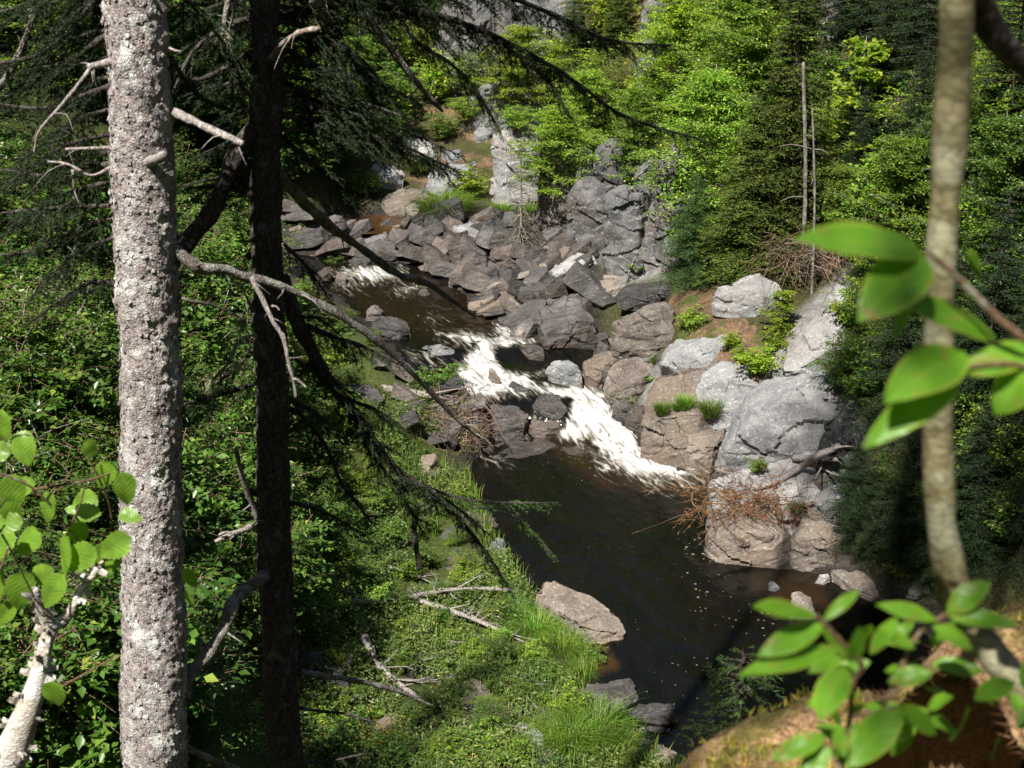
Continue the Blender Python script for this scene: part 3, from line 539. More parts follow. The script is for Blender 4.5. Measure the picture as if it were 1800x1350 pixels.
 ('ledge', 'low brown rock band joining the big brown ledge to the speckled boulder', [(1140,690),(1160,650),(1210,632),(1290,608),(1335,640),(1280,665),(1200,700)], TN, dict(r=.6, brow=.4)),
 ('ledge', 'broken grey rock base behind the rusty branches at the waterline', [(1238,930),(1250,850),(1300,835),(1400,790),(1470,800),(1480,880),(1440,930),(1330,935)], GR, dict(zb=.1, r=.6, brow=.5)),
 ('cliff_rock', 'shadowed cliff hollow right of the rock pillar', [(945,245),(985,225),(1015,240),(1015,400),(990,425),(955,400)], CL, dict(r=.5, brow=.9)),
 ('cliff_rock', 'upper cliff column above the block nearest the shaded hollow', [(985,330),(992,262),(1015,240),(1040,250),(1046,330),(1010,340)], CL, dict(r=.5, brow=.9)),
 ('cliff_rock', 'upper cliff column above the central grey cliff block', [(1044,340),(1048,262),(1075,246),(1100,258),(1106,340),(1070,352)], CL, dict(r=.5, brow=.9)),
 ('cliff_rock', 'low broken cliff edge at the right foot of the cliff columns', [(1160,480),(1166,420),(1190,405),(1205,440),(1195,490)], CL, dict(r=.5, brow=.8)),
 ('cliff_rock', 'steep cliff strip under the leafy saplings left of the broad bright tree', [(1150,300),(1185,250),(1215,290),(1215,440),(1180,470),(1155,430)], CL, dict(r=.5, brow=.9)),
 ('cliff_rock', 'jagged pale cliff shoulder above the pillar', [(800,215),(830,150),(880,140),(960,160),(980,215),(900,240)], CL, dict(r=.5, brow=.85)),
 ('ledge', 'huge pale grey ledge face with fine horizontal lines', [(1262,842),(1266,790),(1290,730),(1318,688),(1365,655),(1468,634),(1482,668),(1470,740),(1435,800),(1370,815),(1310,852)], GR, dict(zb=.25, r=.62, brow=.62, strata=.6, bev=.07)),
 ('ledge', 'steep grey slab rising behind the huge ledge face to the upper right', [(1370,650),(1385,610),(1437,550),(1478,500),(1510,478),(1515,560),(1500,625),(1463,650),(1400,662)], GR, dict(Y=26.6, r=.6, brow=.5, strata=.4)),
 ('ledge', 'smooth speckled grey boulder below the reddish needle litter', [(1158,642),(1175,612),(1195,590),(1247,568),(1286,580),(1290,608),(1250,640),(1200,646)], GR, dict(Y=28.0, r=.6, brow=.45, strata=.2, bev=.1)),
 ('ledge', 'lichened overhanging boulder with a black hollow beneath it', [(1250,524),(1262,500),(1300,486),(1335,478),(1374,508),(1368,535),(1338,562),(1282,548),(1258,540)], GR, dict(Y=27.8, r=.5, brow=.62, amp=.035, thick=-.0)),
 ('ledge', 'low tan rock point standing in the pool at the ledge foot', [(1236,945),(1250,920),(1290,898),(1345,905),(1388,928),(1392,998),(1330,990),(1268,982)], TN, dict(zb=0, r=.6, brow=.6, bev=.05, strata=.4)),
 ('ledge', 'rounded tan and blue grey rock at the pool edge right of the tan rock point', [(1386,940),(1400,915),(1433,903),(1470,915),(1486,957),(1466,998),(1410,1003),(1388,985)], TN, dict(zb=0, r=.6, brow=.6, bev=.05, strata=.4)),
 ('ledge', 'blue grey cracked crown of rock on top of the tan rock point', [(1318,925),(1335,902),(1362,893),(1405,905),(1403,926),(1360,938)], BL, dict(Y=22.3, r=.6)),
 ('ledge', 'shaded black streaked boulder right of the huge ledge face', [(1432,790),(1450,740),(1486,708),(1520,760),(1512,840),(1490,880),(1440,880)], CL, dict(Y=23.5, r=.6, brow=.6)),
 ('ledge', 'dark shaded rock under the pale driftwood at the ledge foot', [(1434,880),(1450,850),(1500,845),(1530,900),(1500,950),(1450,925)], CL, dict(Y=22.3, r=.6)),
 ('river_rock', 'small grey stone with a pointed top in the pool near the ledge', [(1350,1036),(1353,1020),(1361,1017),(1371,1030),(1362,1040)], BL, dict(zb=0)),
 ('river_rock', 'low grey rock touching the right shore of the pool', [(1432,1024),(1440,1010),(1456,1007),(1462,1018),(1448,1029)], BL, dict(zb=0)),
 ('slab', 'sunlit flat pinkish shore rock at the right end of the pool', [(1458,1000),(1475,992),(1520,1005),(1572,1050),(1530,1056),(1485,1028)], TN, dict(zb=.05, brow=.2)),
 ('river_boulder', 'pale rock peak seen just behind the blurred foreground leaves', [(1380,1088),(1392,1042),(1405,1036),(1425,1050),(1436,1088)], TN, dict(zb=0)),
 ('slab', 'small white-grey rock beside the bright green tuft on the right shore', [(1590,1045),(1604,1020),(1622,1015),(1640,1040),(1620,1052)], GR, {}),
 ('bank_rock', 'grey and tan rock showing through the herbs in the middle of the grassy bank', [(793,1232),(812,1200),(828,1193),(850,1196),(868,1228),(853,1248),(820,1242)], TN, dict(brow=.3)),
 ('bank_rock', 'pale grey rock low on the grassy bank left of the long grass', [(898,1280),(908,1268),(935,1270),(961,1300),(953,1312),(920,1298)], GR, dict(brow=.3)),
 ('bank_rock', 'square pale slab tilted on the lower grassy bank', [(797,1272),(815,1268),(835,1288),(842,1310),(815,1305)], TN, dict(brow=.2)),
 ('bank_rock', 'long flat tan rock on the left of the grassy bank beside the fern', [(653,1272),(680,1258),(711,1252),(716,1263),(690,1274),(662,1284)], TN, dict(brow=.2)),
 ('bank_rock', 'flat tan rock near the dark trunk at the left of the grassy bank', [(598,1222),(615,1212),(635,1210),(642,1226),(615,1235)], TN, dict(brow=.2)),
 ('bank_rock', 'grey brown slab on the upper grassy bank near the drooping dark bough', [(762,985),(785,985),(815,1006),(800,1014),(775,1000)], S, dict(brow=.2)),
 ('bank_rock', 'pinkish rock by the dark trunk halfway down the grassy bank', [(578,1155),(600,1140),(620,1150),(618,1172),(590,1178)], TN, dict(brow=.2)),
 ('bank_rock', 'dark wet shore rock behind the drooping bough above the pool', [(795,905),(825,898),(866,906),(876,920),(835,924)], S, dict(zb=.05)),
 ('bank_rock', 'small pale shore rock under the green hanging spruce tip', [(862,960),(872,945),(886,948),(890,970),(874,978)], BL, dict(zb=.02)),
 ('bank_rock', 'tan slab on the left shore behind the dead twig pile', [(735,835),(742,800),(765,795),(772,815),(758,845)], TN, {}),
 ('cliff_rock', 'tall smooth pale grey rock pillar at the back of the gorge', [(865,256),(870,224),(900,203),(946,226),(948,262),(938,330),(920,350),(895,356),(877,350)], GR, dict(Y=38.6, r=.35, brow=.9, strata=.3, amp=.025)),
 ('cliff_rock', 'rounded pale grey boulder left of the rock pillar above the green clump', [(702,256),(722,240),(752,245),(768,258),(768,280),(735,289),(710,272)], GR, dict(Y=41)),
 ('cliff_rock', 'pale grey block with dark right side on the slope below the rounded pale boulder', [(742,330),(755,305),(768,287),(800,292),(842,285),(822,317),(800,338),(773,345)], GR, dict(Y=39)),
 ('cliff_rock', 'blue grey rock wedged above the pale grey block', [(770,270),(785,263),(808,263),(815,283),(790,291)], BL, dict(Y=40.6)),
 ('cliff_rock', 'small white topped block with black underside beside the pillar top', [(830,233),(838,222),(850,222),(863,234),(858,248),(838,255)], GR, dict(Y=40.5)),
 ('cliff_rock', 'wide grey flat rock at the left of the back slope', [(630,310),(645,292),(673,281),(705,295),(712,308),(688,322),(645,328)], GR, dict(Y=39.5)),
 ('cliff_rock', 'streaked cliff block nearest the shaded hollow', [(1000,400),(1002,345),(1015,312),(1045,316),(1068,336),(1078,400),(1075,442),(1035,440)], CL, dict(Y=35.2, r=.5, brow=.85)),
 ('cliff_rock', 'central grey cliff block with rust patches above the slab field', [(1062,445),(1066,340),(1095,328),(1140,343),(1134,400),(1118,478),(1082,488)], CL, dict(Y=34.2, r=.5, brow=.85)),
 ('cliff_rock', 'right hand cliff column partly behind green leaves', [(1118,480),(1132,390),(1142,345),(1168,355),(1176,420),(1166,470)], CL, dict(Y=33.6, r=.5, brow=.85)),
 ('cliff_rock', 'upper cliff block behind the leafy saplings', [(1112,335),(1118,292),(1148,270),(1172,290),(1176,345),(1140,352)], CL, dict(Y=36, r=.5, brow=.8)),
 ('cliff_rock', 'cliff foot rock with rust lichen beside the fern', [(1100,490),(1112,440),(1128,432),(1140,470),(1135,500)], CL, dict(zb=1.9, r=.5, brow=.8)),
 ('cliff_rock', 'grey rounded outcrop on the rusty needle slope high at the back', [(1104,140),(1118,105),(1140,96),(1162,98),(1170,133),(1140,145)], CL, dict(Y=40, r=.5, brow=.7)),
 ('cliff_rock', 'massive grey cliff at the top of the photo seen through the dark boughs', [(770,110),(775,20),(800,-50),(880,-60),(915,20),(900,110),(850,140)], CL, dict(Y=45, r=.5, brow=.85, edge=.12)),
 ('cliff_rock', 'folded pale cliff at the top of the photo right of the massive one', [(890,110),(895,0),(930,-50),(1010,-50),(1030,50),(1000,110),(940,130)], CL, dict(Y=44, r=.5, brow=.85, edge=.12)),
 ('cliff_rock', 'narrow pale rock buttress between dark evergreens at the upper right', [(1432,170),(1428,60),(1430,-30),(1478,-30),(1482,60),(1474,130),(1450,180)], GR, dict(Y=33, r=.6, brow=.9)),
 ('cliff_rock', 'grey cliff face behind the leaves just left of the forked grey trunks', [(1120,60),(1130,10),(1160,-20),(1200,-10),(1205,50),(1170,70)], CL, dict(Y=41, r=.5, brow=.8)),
]
hit_ground = hit
def rockbvh():
    from mathutils.bvhtree import BVHTree
    V = []; T = []; n = 0
    for o_ in bpy.data.objects:
        if o_.name.split('.')[0] in ('ledge', 'cliff_rock', 'river_boulder'):
            a_ = np.empty(len(o_.data.vertices)*3, np.float32); o_.data.vertices.foreach_get('co', a_); a_ = a_.reshape(-1, 3)+np.array(o_.location)
            t_ = np.empty(len(o_.data.polygons)*3, np.int32); o_.data.polygons.foreach_get('vertices', t_); V.append(a_); T.append(t_.reshape(-1, 3)+n); n += len(a_)
    return BVHTree.FromPolygons(np.concatenate(V).tolist(), np.concatenate(T).tolist())
def hit_rock(px, py):
    g = hit_ground(px, py); d = rays(px, py); r_ = BV.ray_cast(Vector((0, 0, CAMZ)), Vector(d))
    if r_[0] is not None and r_[0][1] < g[1]: return np.array(r_[0])
    return g
for nm, lb, poly, mt, kw in RK:
    if nm in ('ledge', 'cliff_rock'): kw.setdefault('strata', .25); kw.setdefault('amp', .028); kw['strata'] = min(kw['strata'], .3); kw['bev'] = min(kw.get('bev', .02), .025); kw['chis'] = 4; kw['frac'] = .5 if nm == 'ledge' else .6
    rock(nm, lb, poly, mt, **kw)
# loose slabs filling the slab field: six shapes, copied
protos = []
for k in range(7):
    rr = np.random.default_rng(40+k); n = 11; th = np.sort(rr.uniform(0, 6.28, n)); ex = rr.uniform(.8, 1.25)
    ring = np.stack([np.cos(th)*ex, np.sin(th)*.62], 1)*rr.uniform(.8, 1.1, (n, 1))*.5
    hh = rr.uniform(.10, .2); top = np.column_stack([ring*.86, np.full(n, hh)+ring[:, 0]*.2]); bot = np.column_stack([ring, np.full(n, -.1)])
    protos.append(hullmesh('loose_slab', np.concatenate([top, bot, top*np.array([1.05, 1.05, .5])]), [S, S, S, S, S, TN, S][k], .04, .02, .02, k, .4, None, 3, .22))
field = np.array([(490,388),(600,412),(700,402),(800,380),(930,380),(1030,430),(1062,520),(1030,560),(920,600),(868,566),(790,500),(680,462),(560,450),(490,470)], float)
field2 = np.array([(1020,600),(1075,615),(1165,625),(1120,690),(1060,690)], float)
fieldL = np.array([(640,640),(740,680),(850,720),(840,790),(760,840),(700,780),(620,700)], float)
cnt = 0
def scatter(poly, n, rnd):
    lo, hi = poly.min(0), poly.max(0); out = []
    while len(out) < n:
        p = rnd.uniform(lo, hi)
        if sdist(p[None], poly)[0] < 0: out.append(p)
    return out
rnd = np.random.default_rng(77)
for fi, (pl, n, lab, grp) in enumerate([(field, 170, 'loose dark flat slab among the jumbled slabs above the rapids', 'loose slabs in the jumbled slab field'), (field2, 14, 'small dark stone wedged between the big boulders right of the rapids', 'small stones between the boulders right of the rapids'), (fieldL, 16, 'brownish stone on the left shore around the dead twig pile', 'stones around the dead twig pile')]):
    for p in scatter(pl, n, rnd):
        h = hit(*p)
        if sdist(h[None, :2], RP)[0] < (-.25 if fi == 0 else .0): continue
        sc = rnd.choice([.5, .8, 1.05, 1.3], p=[.25, .33, .30, .12])*(.8 if fi else 1)
        o = obj('loose_slab', protos[rnd.integers(7)], None, (h[0], h[1], max(gz(h[0], h[1]), 0)+rnd.uniform(.03, .2))); o.scale = (sc, sc, sc*1.1)
        o.rotation_euler = (rnd.normal()*.2, rnd.normal()*.16-.2, rnd.uniform(-.5, .7)+(3.14 if rnd.random() < .5 else 0)); tag(o, lab, 'rock', grp); cnt += 1
print('slabs', cnt)
# ------------------------------------------------------------------ vegetation generators
def broadleaf(h, wd, limbs, twigs, lpt, L, seed, trunk=True, cb=.25, wr=.55, trad=None, spread=1.0, droop=.25, flat=.35):
    r = np.random.default_rng(seed); wood = MB(); P = []; D = []; N = []
    trad = trad or h*.012
    if trunk:
        tp = spline([(0, 0, -.2), (r.normal()*.04*h, r.normal()*.04*h, h*.45), (r.normal()*.05*h, r.normal()*.05*h, h*.97)], 12); wood.tube(tp, np.linspace(trad, trad*.2, 12), 7)
    for i in range(limbs):
        az = i*2.39996+r.normal()*.4
        if trunk:
            t = cb+(1-cb)*((i+.5)/limbs)**.9; o = tp[min(int(t*11), 11)]
            prof = math.sin(min(1, (t-cb)/(1-cb)*.9+.22)*math.pi)**.7
            ln = wd*.5*prof*r.uniform(.6, 1.15)+.08*wd; e = o+np.array([math.cos(az)*ln, math.sin(az)*ln, ln*(.25+.5*t)])
            lp = spline([o, (o+e)/2+np.array([0, 0, .08*ln]), e], 6); lr = trad*.35*(1.1-t*.7)
        else:
            q = math.sqrt((i+.5)/limbs)*spread; e = np.array([math.cos(az)*wd*.42*q, math.sin(az)*wd*.42*q, h*r.uniform(.55, .97)*(1-.3*q)])
            lp = spline([(math.cos(az)*.05, math.sin(az)*.05, -.15), e*np.array([.35, .35, .55]), e], 7); ln = h*.6; lr = trad*.7
        wood.tube(lp, np.linspace(lr, lr*.3, len(lp)), 5)
        for k in range(twigs):
            s = r.uniform(.25, 1); o2 = lp[0]+(lp[-1]-lp[0])*0; u = s*(len(lp)-1); a = int(min(u, len(lp)-2)); o2 = lp[a]+(lp[a+1]-lp[a])*(u-a)
            if not trunk and o2[2] < h*.18: continue
            az2 = r.uniform(0, 6.28); tl = (wd*.20)*r.uniform(.5, 1.25)
            dr = np.array([math.cos(az2), math.sin(az2), r.uniform(-.1, .55)]); 
            tp2 = np.array([o2+dr*tl*x+np.array([0, 0, -droop*tl*x*x]) for x in (0, .33, .66, 1)])
            wood.tube(tp2, np.linspace(lr*.25+.002, .0015, 4), 3, cap=False)
            n = r.poisson(lpt)+1; x = r.uniform(.1, 1.05, n)[:, None]
            pos = o2+dr*tl*x+np.array([0, 0, -1.0])*droop*tl*x*x
            lat = np.cross(dr, [0, 0, 1]); lat = lat/(np.linalg.norm(lat)+1e-6); sg = r.choice([-1, 1], n)[:, None]
            pos = pos+lat*r.normal(0, 1, (n, 1))*.16*tl+r.normal(0, 1, (n, 3))*np.array([.05, .05, .05])*tl
            P.append(pos); D.append(dr*.6+lat*sg*.9+r.normal(0, .35, (n, 3))+np.array([0, 0, -.25])); N.append(np.array([0, 0, 1.0])+r.normal(0, flat, (n, 3)))
    P = np.concatenate(P); lv = MB(); lv.leaves(P, np.concatenate(D), np.concatenate(N), L*r.uniform(.55, 1.25, len(P)), wr, .1)
    return wood, lv
def conifer(h, R, seed, whorl=.28, L=.07, nw=.014, cb=.05, droop=.35, dens=1.0, sub=.34, per=5):
    r = np.random.default_rng(seed); wood = MB(); P = []; D = []
    tp = spline([(0, 0, -.3), (r.normal()*.01*h, 0, h*.5), (0, 0, h)], 10); tr = h*.012+.01; wood.tube(tp, np.linspace(tr, .006, 10), 7)
    z = cb*h
    while z < h*.985:
        t = z/h; ln0 = R*(1-t)**.75+.05
        for b in range(per):
            az = r.uniform(0, 6.28); ln = ln0*r.uniform(.6, 1.15)
            dr = np.array([math.cos(az), math.sin(az), 0.0]); lat = np.array([-dr[1], dr[0], 0])
            def pt(x): return np.array([0, 0, z])+dr*ln*x+np.array([0, 0, ln*(.12*x-droop*x*x*(1.2-t)+.12*droop*x**4)])
            xs = np.linspace(0, 1, 6); wood.tube(np.array([pt(x) for x in xs]), np.linspace(.008+ln*.008, .002, 6), 4, cap=False)
            m = max(int(ln/.075*dens), 3)
            for k in range(m):
                x = (k+.6)/m; sl = sub*ln0*(1-x*.75)*r.uniform(.6, 1.2)+.04; sg = 1 if k % 2 else -1; o = pt(x)
                d2 = dr*.75+lat*sg*.8+np.array([0, 0, -.12-r.uniform(0, .25)]); q = max(int(sl/(L*.33)*dens), 2); u = r.uniform(0, 1, q)[:, None]
                P.append(o+d2*sl*u); D.append(d2*.6+lat*sg*r.normal(0, .6, (q, 1))+dr*r.normal(0, .3, (q, 1))+r.normal(0, .18, (q, 3)))
        z += whorl*r.uniform(.7, 1.3)*(1-.5*t)
    P = np.concatenate(P); D = np.concatenate(D); nl = MB(); nl.needles(P, D, L*r.uniform(.6, 1.3, len(P)), nw, r); return wood, nl
def grassmesh(name, n, rad, h, seed, lean=.5, mat=None, wdt=.008, dirx=(0, 0)):
    r = np.random.default_rng(seed); a = r.uniform(0, 6.28, n); q = np.sqrt(r.uniform(0, 1, n))*rad
    B = np.stack([np.cos(a)*q, np.sin(a)*q, np.full(n, -.03)], 1); hh = h*r.uniform(.5, 1.15, n)
    L = np.stack([np.cos(a), np.sin(a), np.zeros(n)], 1)*(lean*(.3+q/rad))[:, None]+r.normal(0, .18, (n, 3))*np.array([1, 1, 0])+np.array([dirx[0], dirx[1], 0])
    Mi = B+L*hh[:, None]*.35+np.array([0, 0, 1])*hh[:, None]*.62; Ti = B+L*hh[:, None]*1.05+np.array([0, 0, 1])*hh[:, None]*(.95-.35*np.minimum(np.linalg.norm(L, axis=1), 1.2))[:, None]
    S = np.stack([-np.sin(a+r.normal(0, 1, n)), np.cos(a), np.zeros(n)], 1)*wdt*.5
    V = np.stack([B-S, B+S, Mi+S*.8, Mi-S*.8, Ti], 1).reshape(-1, 3); b = np.arange(n)*5
    return meshof(name, V, np.stack([b+3, b+2, b+4], 1), np.stack([b, b+1, b+2, b+3], 1), [mat or M['grass']])
def fernmesh(name, nf, ln, seed, mat=None):
    r = np.random.default_rng(seed); mb = MB(); P = []; D = []; N = []; LL = []
    for i in range(nf):
        az = i*6.283/nf+r.normal()*.2; dr = np.array([math.cos(az), math.sin(az), 0]); lat = np.array([-dr[1], dr[0], 0]); l = ln*r.uniform(.7, 1.1)
        xs = np.linspace(.08, 1, 22)
        for x in xs:
            o = dr*l*x*.85+np.array([0, 0, l*(1.0*x-.75*x*x)])
            for sg in (-1, 1):
                o = dr*l*x*.62+np.array([0, 0, l*(1.45*x-1.05*x*x)]); P.append(o); D.append(lat*sg+dr*.35); N.append(np.array([0, 0, 1.])-dr*.4+r.normal(0, .15, 3)); LL.append(l*.26*math.sin(min(1, x*1.05+.12)*math.pi)**.8+.01)
    mb.leaves(np.array(P), np.array(D), np.array(N), np.array(LL), .3, .03); return mb.mesh(name, [mat or M['fern']])
# plants: an Empty with stems and foliage; copies share the meshes
class Kind:
    def __init__(s, name, parts): s.name = name; s.parts = parts       # parts: (child name, mesh)
    def put(s, loc, label, cat, group=None, sc=1.0, rz=None, tilt=0, mat=None):
        e = empty(s.name, loc, label, cat, group); e.scale = (sc, sc, sc) if np.isscalar(sc) else tuple(sc)
        e.rotation_euler = (tilt, 0, random.uniform(0, 6.28) if rz is None else rz)
        for nm, me in s.parts:
            o = obj(nm, me, e)
            if mat and nm in ('foliage', 'crown', 'needles'):
                o.material_slots[0].link = 'OBJECT'; o.material_slots[0].material = mat
        return e
def bk(name, *a, mat='leafA', bark='twig', fol='foliage', stem='stem', **k):
    w_, l_ = broadleaf(*a, **k); return Kind(name, [(stem, w_.mesh('stem', [M[bark]], True)), (fol, l_.mesh('foliage', [M[mat]]))])
SH = [bk('shrub', 2.2, 2.0, 16, [18, 20, 15][i], [13, 18, 11][i], [.085, .065, .11][i], 100+i, trunk=False, wr=[.5, .38, .6][i], mat='leafA') for i in range(3)]
SS = [bk('seedling', .9, .9, 10, 12, 12, .06, 110+i, trunk=False, wr=.5, mat='leafB') for i in range(2)]
TR = [bk('deciduous_tree', 6, 3.6, 44, 22, 22, .115, 120+i, mat='leafB', bark='branch', stem='trunk', fol='crown', cb=.12) for i in range(2)]
MP = [bk('maple_sapling', 3.2, 1.9, 16, 12, 11, .13, 130, mat='leafC', bark='branch', stem='trunk', fol='crown', cb=.1, wr=.85, droop=.3)]
def ck(name, *a, mat='needle', bark='barkshade', **k):
    w_, l_ = conifer(*a, **k); return Kind(name, [('trunk', w_.mesh('trunk', [M[bark]], True)), ('crown', l_.mesh('crown', [M[mat]]))])
CO = [ck('spruce_tree', 8, 1.7, 140, L=.10, nw=.030, dens=1.25, whorl=.24), ck('cedar_tree', 7, 1.3, 141, L=.10, nw=.040, mat='cedar', dens=1.35, droop=.5, sub=.45, whorl=.22, per=6)]
BIG = ck('shade_spruce_tree', 20, 2.3, 142, whorl=.5, L=.22, nw=.06, mat='needle', dens=.33, cb=.3, sub=.5)  # unseen shade caster, planted only outside the frame
FE = Kind('fern', [('fronds', fernmesh('fronds', 9, .5, 150))])
GT = [grassmesh('grass_blades', 900, .22, .5, 160, .7), grassmesh('grass_blades', 500, .14, .35, 161, .5)]
def grass_tuft(px, py, label, sc=1.0, k=0, group=None, zb=None):
    p = hit(px, py) if zb is None else atZ(px, py, zb); o = obj('grass_tuft', GT[k], None, p); o.scale = (sc, sc, sc); o.rotation_euler[2] = random.uniform(0, 6.28); return tag(o, label, 'grass', group)
def put(kind, px, py, label, cat, hpx=None, h0=1.0, group=None, sc=None, mat=None, rz=None, wscale=1.0, back=0):
    p = hit(px, py); 
    if back: p = p.copy(); p[1] += back; p[0] *= p[1]/(p[1]-back); p[2] = gz(p[0], p[1])
    d = np.linalg.norm(p-np.array([0, 0, CAMZ]))
    if hpx: sc = hpx/F*d/h0
    return kind.put((p[0], p[1], p[2]-.02), label, cat, group, (sc*wscale, sc*wscale, sc) if wscale != 1 else sc, rz, 0, mat)
# ---- left thicket behind the spruce trunks
rr = random.Random(3)
G1 = 'shrubs of the dense thicket on the left bank'
reg = [(-60, 330, 560, 1400, 58), (330, 480, 560, 1180, 26), (-60, 470, 330, 560, 26)]
for x0, x1, y0, y1, n in reg:
    for i in range(n):
        px = x0+(x1-x0)*((i*.618) % 1); py = y0+(y1-y0)*((i+.5)/n); p = hit(px, py); d = p[1]
        if d < 9: continue
        col_ = 'far left of' if px < 100 else 'left of' if px < 215 else 'hidden behind' if px < 330 else 'between' if px < 450 else 'right behind'; row_ = 'high in' if py < 680 else 'halfway down' if py < 950 else 'low in'
        tr_ = 'the two spruce trunks' if col_ == 'between' else 'the slim dark trunk' if col_ == 'right behind' else 'the thick grey trunk'
        SH[i % 3].put((p[0], p[1], p[2]-.05), 'leafy shrub %s the left thicket, %s %s' % (row_, col_, tr_), 'shrub', 'thicket shrubs %s the left thicket %s %s' % (row_, col_, tr_), rr.uniform(.75, 1.15))
for i, (px, py, s) in enumerate([(500,640,.8),(545,610,.75),(590,640,.6),(560,690,.8),(620,690,.6),(520,760,.9),(600,770,.7),(640,760,.55),(560,860,.8),(620,880,.6),(520,960,.8),(590,960,.6),(540,560,.55),(610,575,.42),(655,610,.35)]):
    p = hit(px, py); SH[i % 3].put((p[0], p[1], p[2]-.05), 'bright leafy shrub on the left shore between the dark trunk and the stream', 'shrub', 'shrubs on the left shore right of the dark trunk', s*.8, mat=M['leafB'] if i % 3 == 0 else None)
for i in range(26):
    px = -40+720*((i*.618) % 1); py = 330-300*((i*.37) % 1); p = hit(px, py)
    (TR[i % 2] if i % 3 else CO[0]).put((p[0], p[1], p[2]-.1), ['dark spruce', 'leafy green tree', 'leafy green tree'][i % 3]+' of the far wooded slope at the upper left', 'tree', 'trees of the far wooded slope upper left, '+('spruces' if i % 3 == 0 else 'leafy'), rr.uniform(.5, .9), mat=M['leafA'] if (i % 3 == 1) else None)
# ---- far slope and right bank woods
D_ = 'deciduous tree'
put(TR[0], 1235, 440, 'broad bright green tree in front of the cliff right of the gorge centre', D_, 340, 6.2, wscale=1.0)
put(TR[1], 1195, 240, 'yellow green tree high on the rusty slope above the broad bright tree', D_, 270, 6.2, mat=M['leafC'])
put(TR[0], 1290, 260, 'light green tree touching the top of the photo between two evergreens', D_, 300, 6.2)
put(TR[1], 1120, 330, 'small leafy tree on the cliff top left of the broad bright tree', D_, 190, 6.2)
put(TR[0], 1030, 300, 'bushy green tree on top of the streaked cliff blocks', D_, 190, 6.2, wscale=1.1)
put(TR[1], 990, 330, 'low green bush tree right beside the pale rock pillar', D_, 150, 6.2)
put(CO[1], 1370, 480, 'tall dark evergreen with hanging sprays beside the forked grey trunks', 'cedar', 560, 7.2)
put(CO[1], 1310, 490, 'yellowish green evergreen with drooping sprays above the litter slope', 'cedar', 330, 7.2, wscale=1.5)
put(CO[0], 1215, 500, 'small green fir at the cliff foot beside the fern', 'fir', 200, 8, mat=M['fir'], wscale=1.8)
put(MP[0], 1490, 330, 'lime green maple with large leaves in front of the black cliff wall', 'maple', 270, 3.3, wscale=.9)
put(MP[0], 1440, 370, 'small yellow green maple left of the black cliff wall', 'maple', 150, 3.3, rz=1)
put(MP[0], 1530, 440, 'darker green maple sapling below the black cliff wall', 'maple', 190, 3.3, mat=M['leafB'], rz=2)
put(TR[1], 1450, 470, 'leafy green tree between the forked grey trunks and the big blurred leaf', D_, 200, 6.2, mat=M['leafB'])
put(TR[0], 1560, 520, 'bushy green tree directly behind the big blurred leaf', D_, 300, 6.2, mat=M['leafB'])
put(TR[1], 1640, 430, 'tree with cool green leaves just behind the blurred sapling stem', D_, 280, 6.2, mat=M['leafA'])
put(TR[0], 1740, 520, 'green tree at the right edge behind the curled blurred leaf', D_, 330, 6.2, mat=M['leafA'])
put(CO[0], 1600, 260, 'dark spruce at the top right left of the blurred stem', 'spruce', 360, 8, wscale=1.3)
put(CO[1], 1560, 200, 'yellowish evergreen at the very top left of the blurred stem', 'cedar', 300, 7.2)
put(CO[0], 1760, 300, 'dark spruce in the top right corner', 'spruce', 400, 8, wscale=1.2)
for i, (x, y, hp) in enumerate([(1500,210,330),(1560,260,330),(1530,330,300),(1600,380,260),(1500,420,200),(1580,150,300),(1650,200,330)]): put(CO[0], x, y, 'dark evergreen standing in for the shadowed cliff wall behind the lime green maple', 'spruce', hp, 8, wscale=1.4, group='dark evergreens standing in for the shadowed cliff wall', back=1.2)  # added dark trees replace the shaded cliff wall here
put(CO[1], 1410, 200, 'evergreen growing on the narrow pale buttress', 'cedar', 300, 7.2)
put(CO[1], 1350, 110, 'evergreen at the top edge between the light tree and the buttress', 'cedar', 200, 7.2, wscale=1.3)
put(CO[1], 1085, 110, 'evergreen at the top of the rusty needle slope', 'cedar', 170, 7.2, wscale=1.4)
put(CO[0], 1010, 130, 'dark evergreen right of the folded pale cliff', 'spruce', 230, 8, mat=M['cedar'])
for i, (px, py, hp, k) in enumerate([(1560,760,330,0),(1640,820,380,0),(1720,760,420,0),(1790,860,430,0),(1600,930,240,0),(1700,980,300,0),(1790,1010,260,0),(1850,700,500,0),(1840,480,400,0),(1520,640,190,1),(1580,680,240,1)]):
    put(CO[k], px, py, 'dark evergreen of the deep shade on the right bank', 'spruce', hp, 8, wscale=1.25, group='evergreens in the deep shade on the right bank')
for i, (px, py, s) in enumerate([(1530,600,.8),(1500,640,.55),(1560,700,.7),(1545,760,.5),(1620,900,.6),(1700,860,.8),(1760,720,.9),(1680,700,.8),(1770,960,.7),(1640,640,.9),(1560,860,.5),(1730,620,.9),(1585,560,.9),(1520,520,.6)]):
    put(SH[i % 3], px, py, 'leafy green shrub in the shady wood on the right bank behind the blurred stem', 'shrub', sc=s*.85, group='shrubs in the shady wood on the right bank')
for i in range(34):
    px = 640+1250*((i*.618) % 1); py = 90-120*((i*.41) % 1); 
    if 760 < px < 1040: continue
    p = hit(px, py); k = CO[0] if i % 2 else TR[i % 4 // 2]; k.put((p[0], p[1]+rr.uniform(0, 5), gz(p[0], p[1]+2)-.1), ('dark spruce' if i % 2 else 'leafy tree')+' of the wood along the top edge', 'tree', 'trees along the top edge, '+('spruces' if i % 2 else 'leafy'), rr.uniform(.7, 1.0), mat=None if i % 2 else M['leafA'])
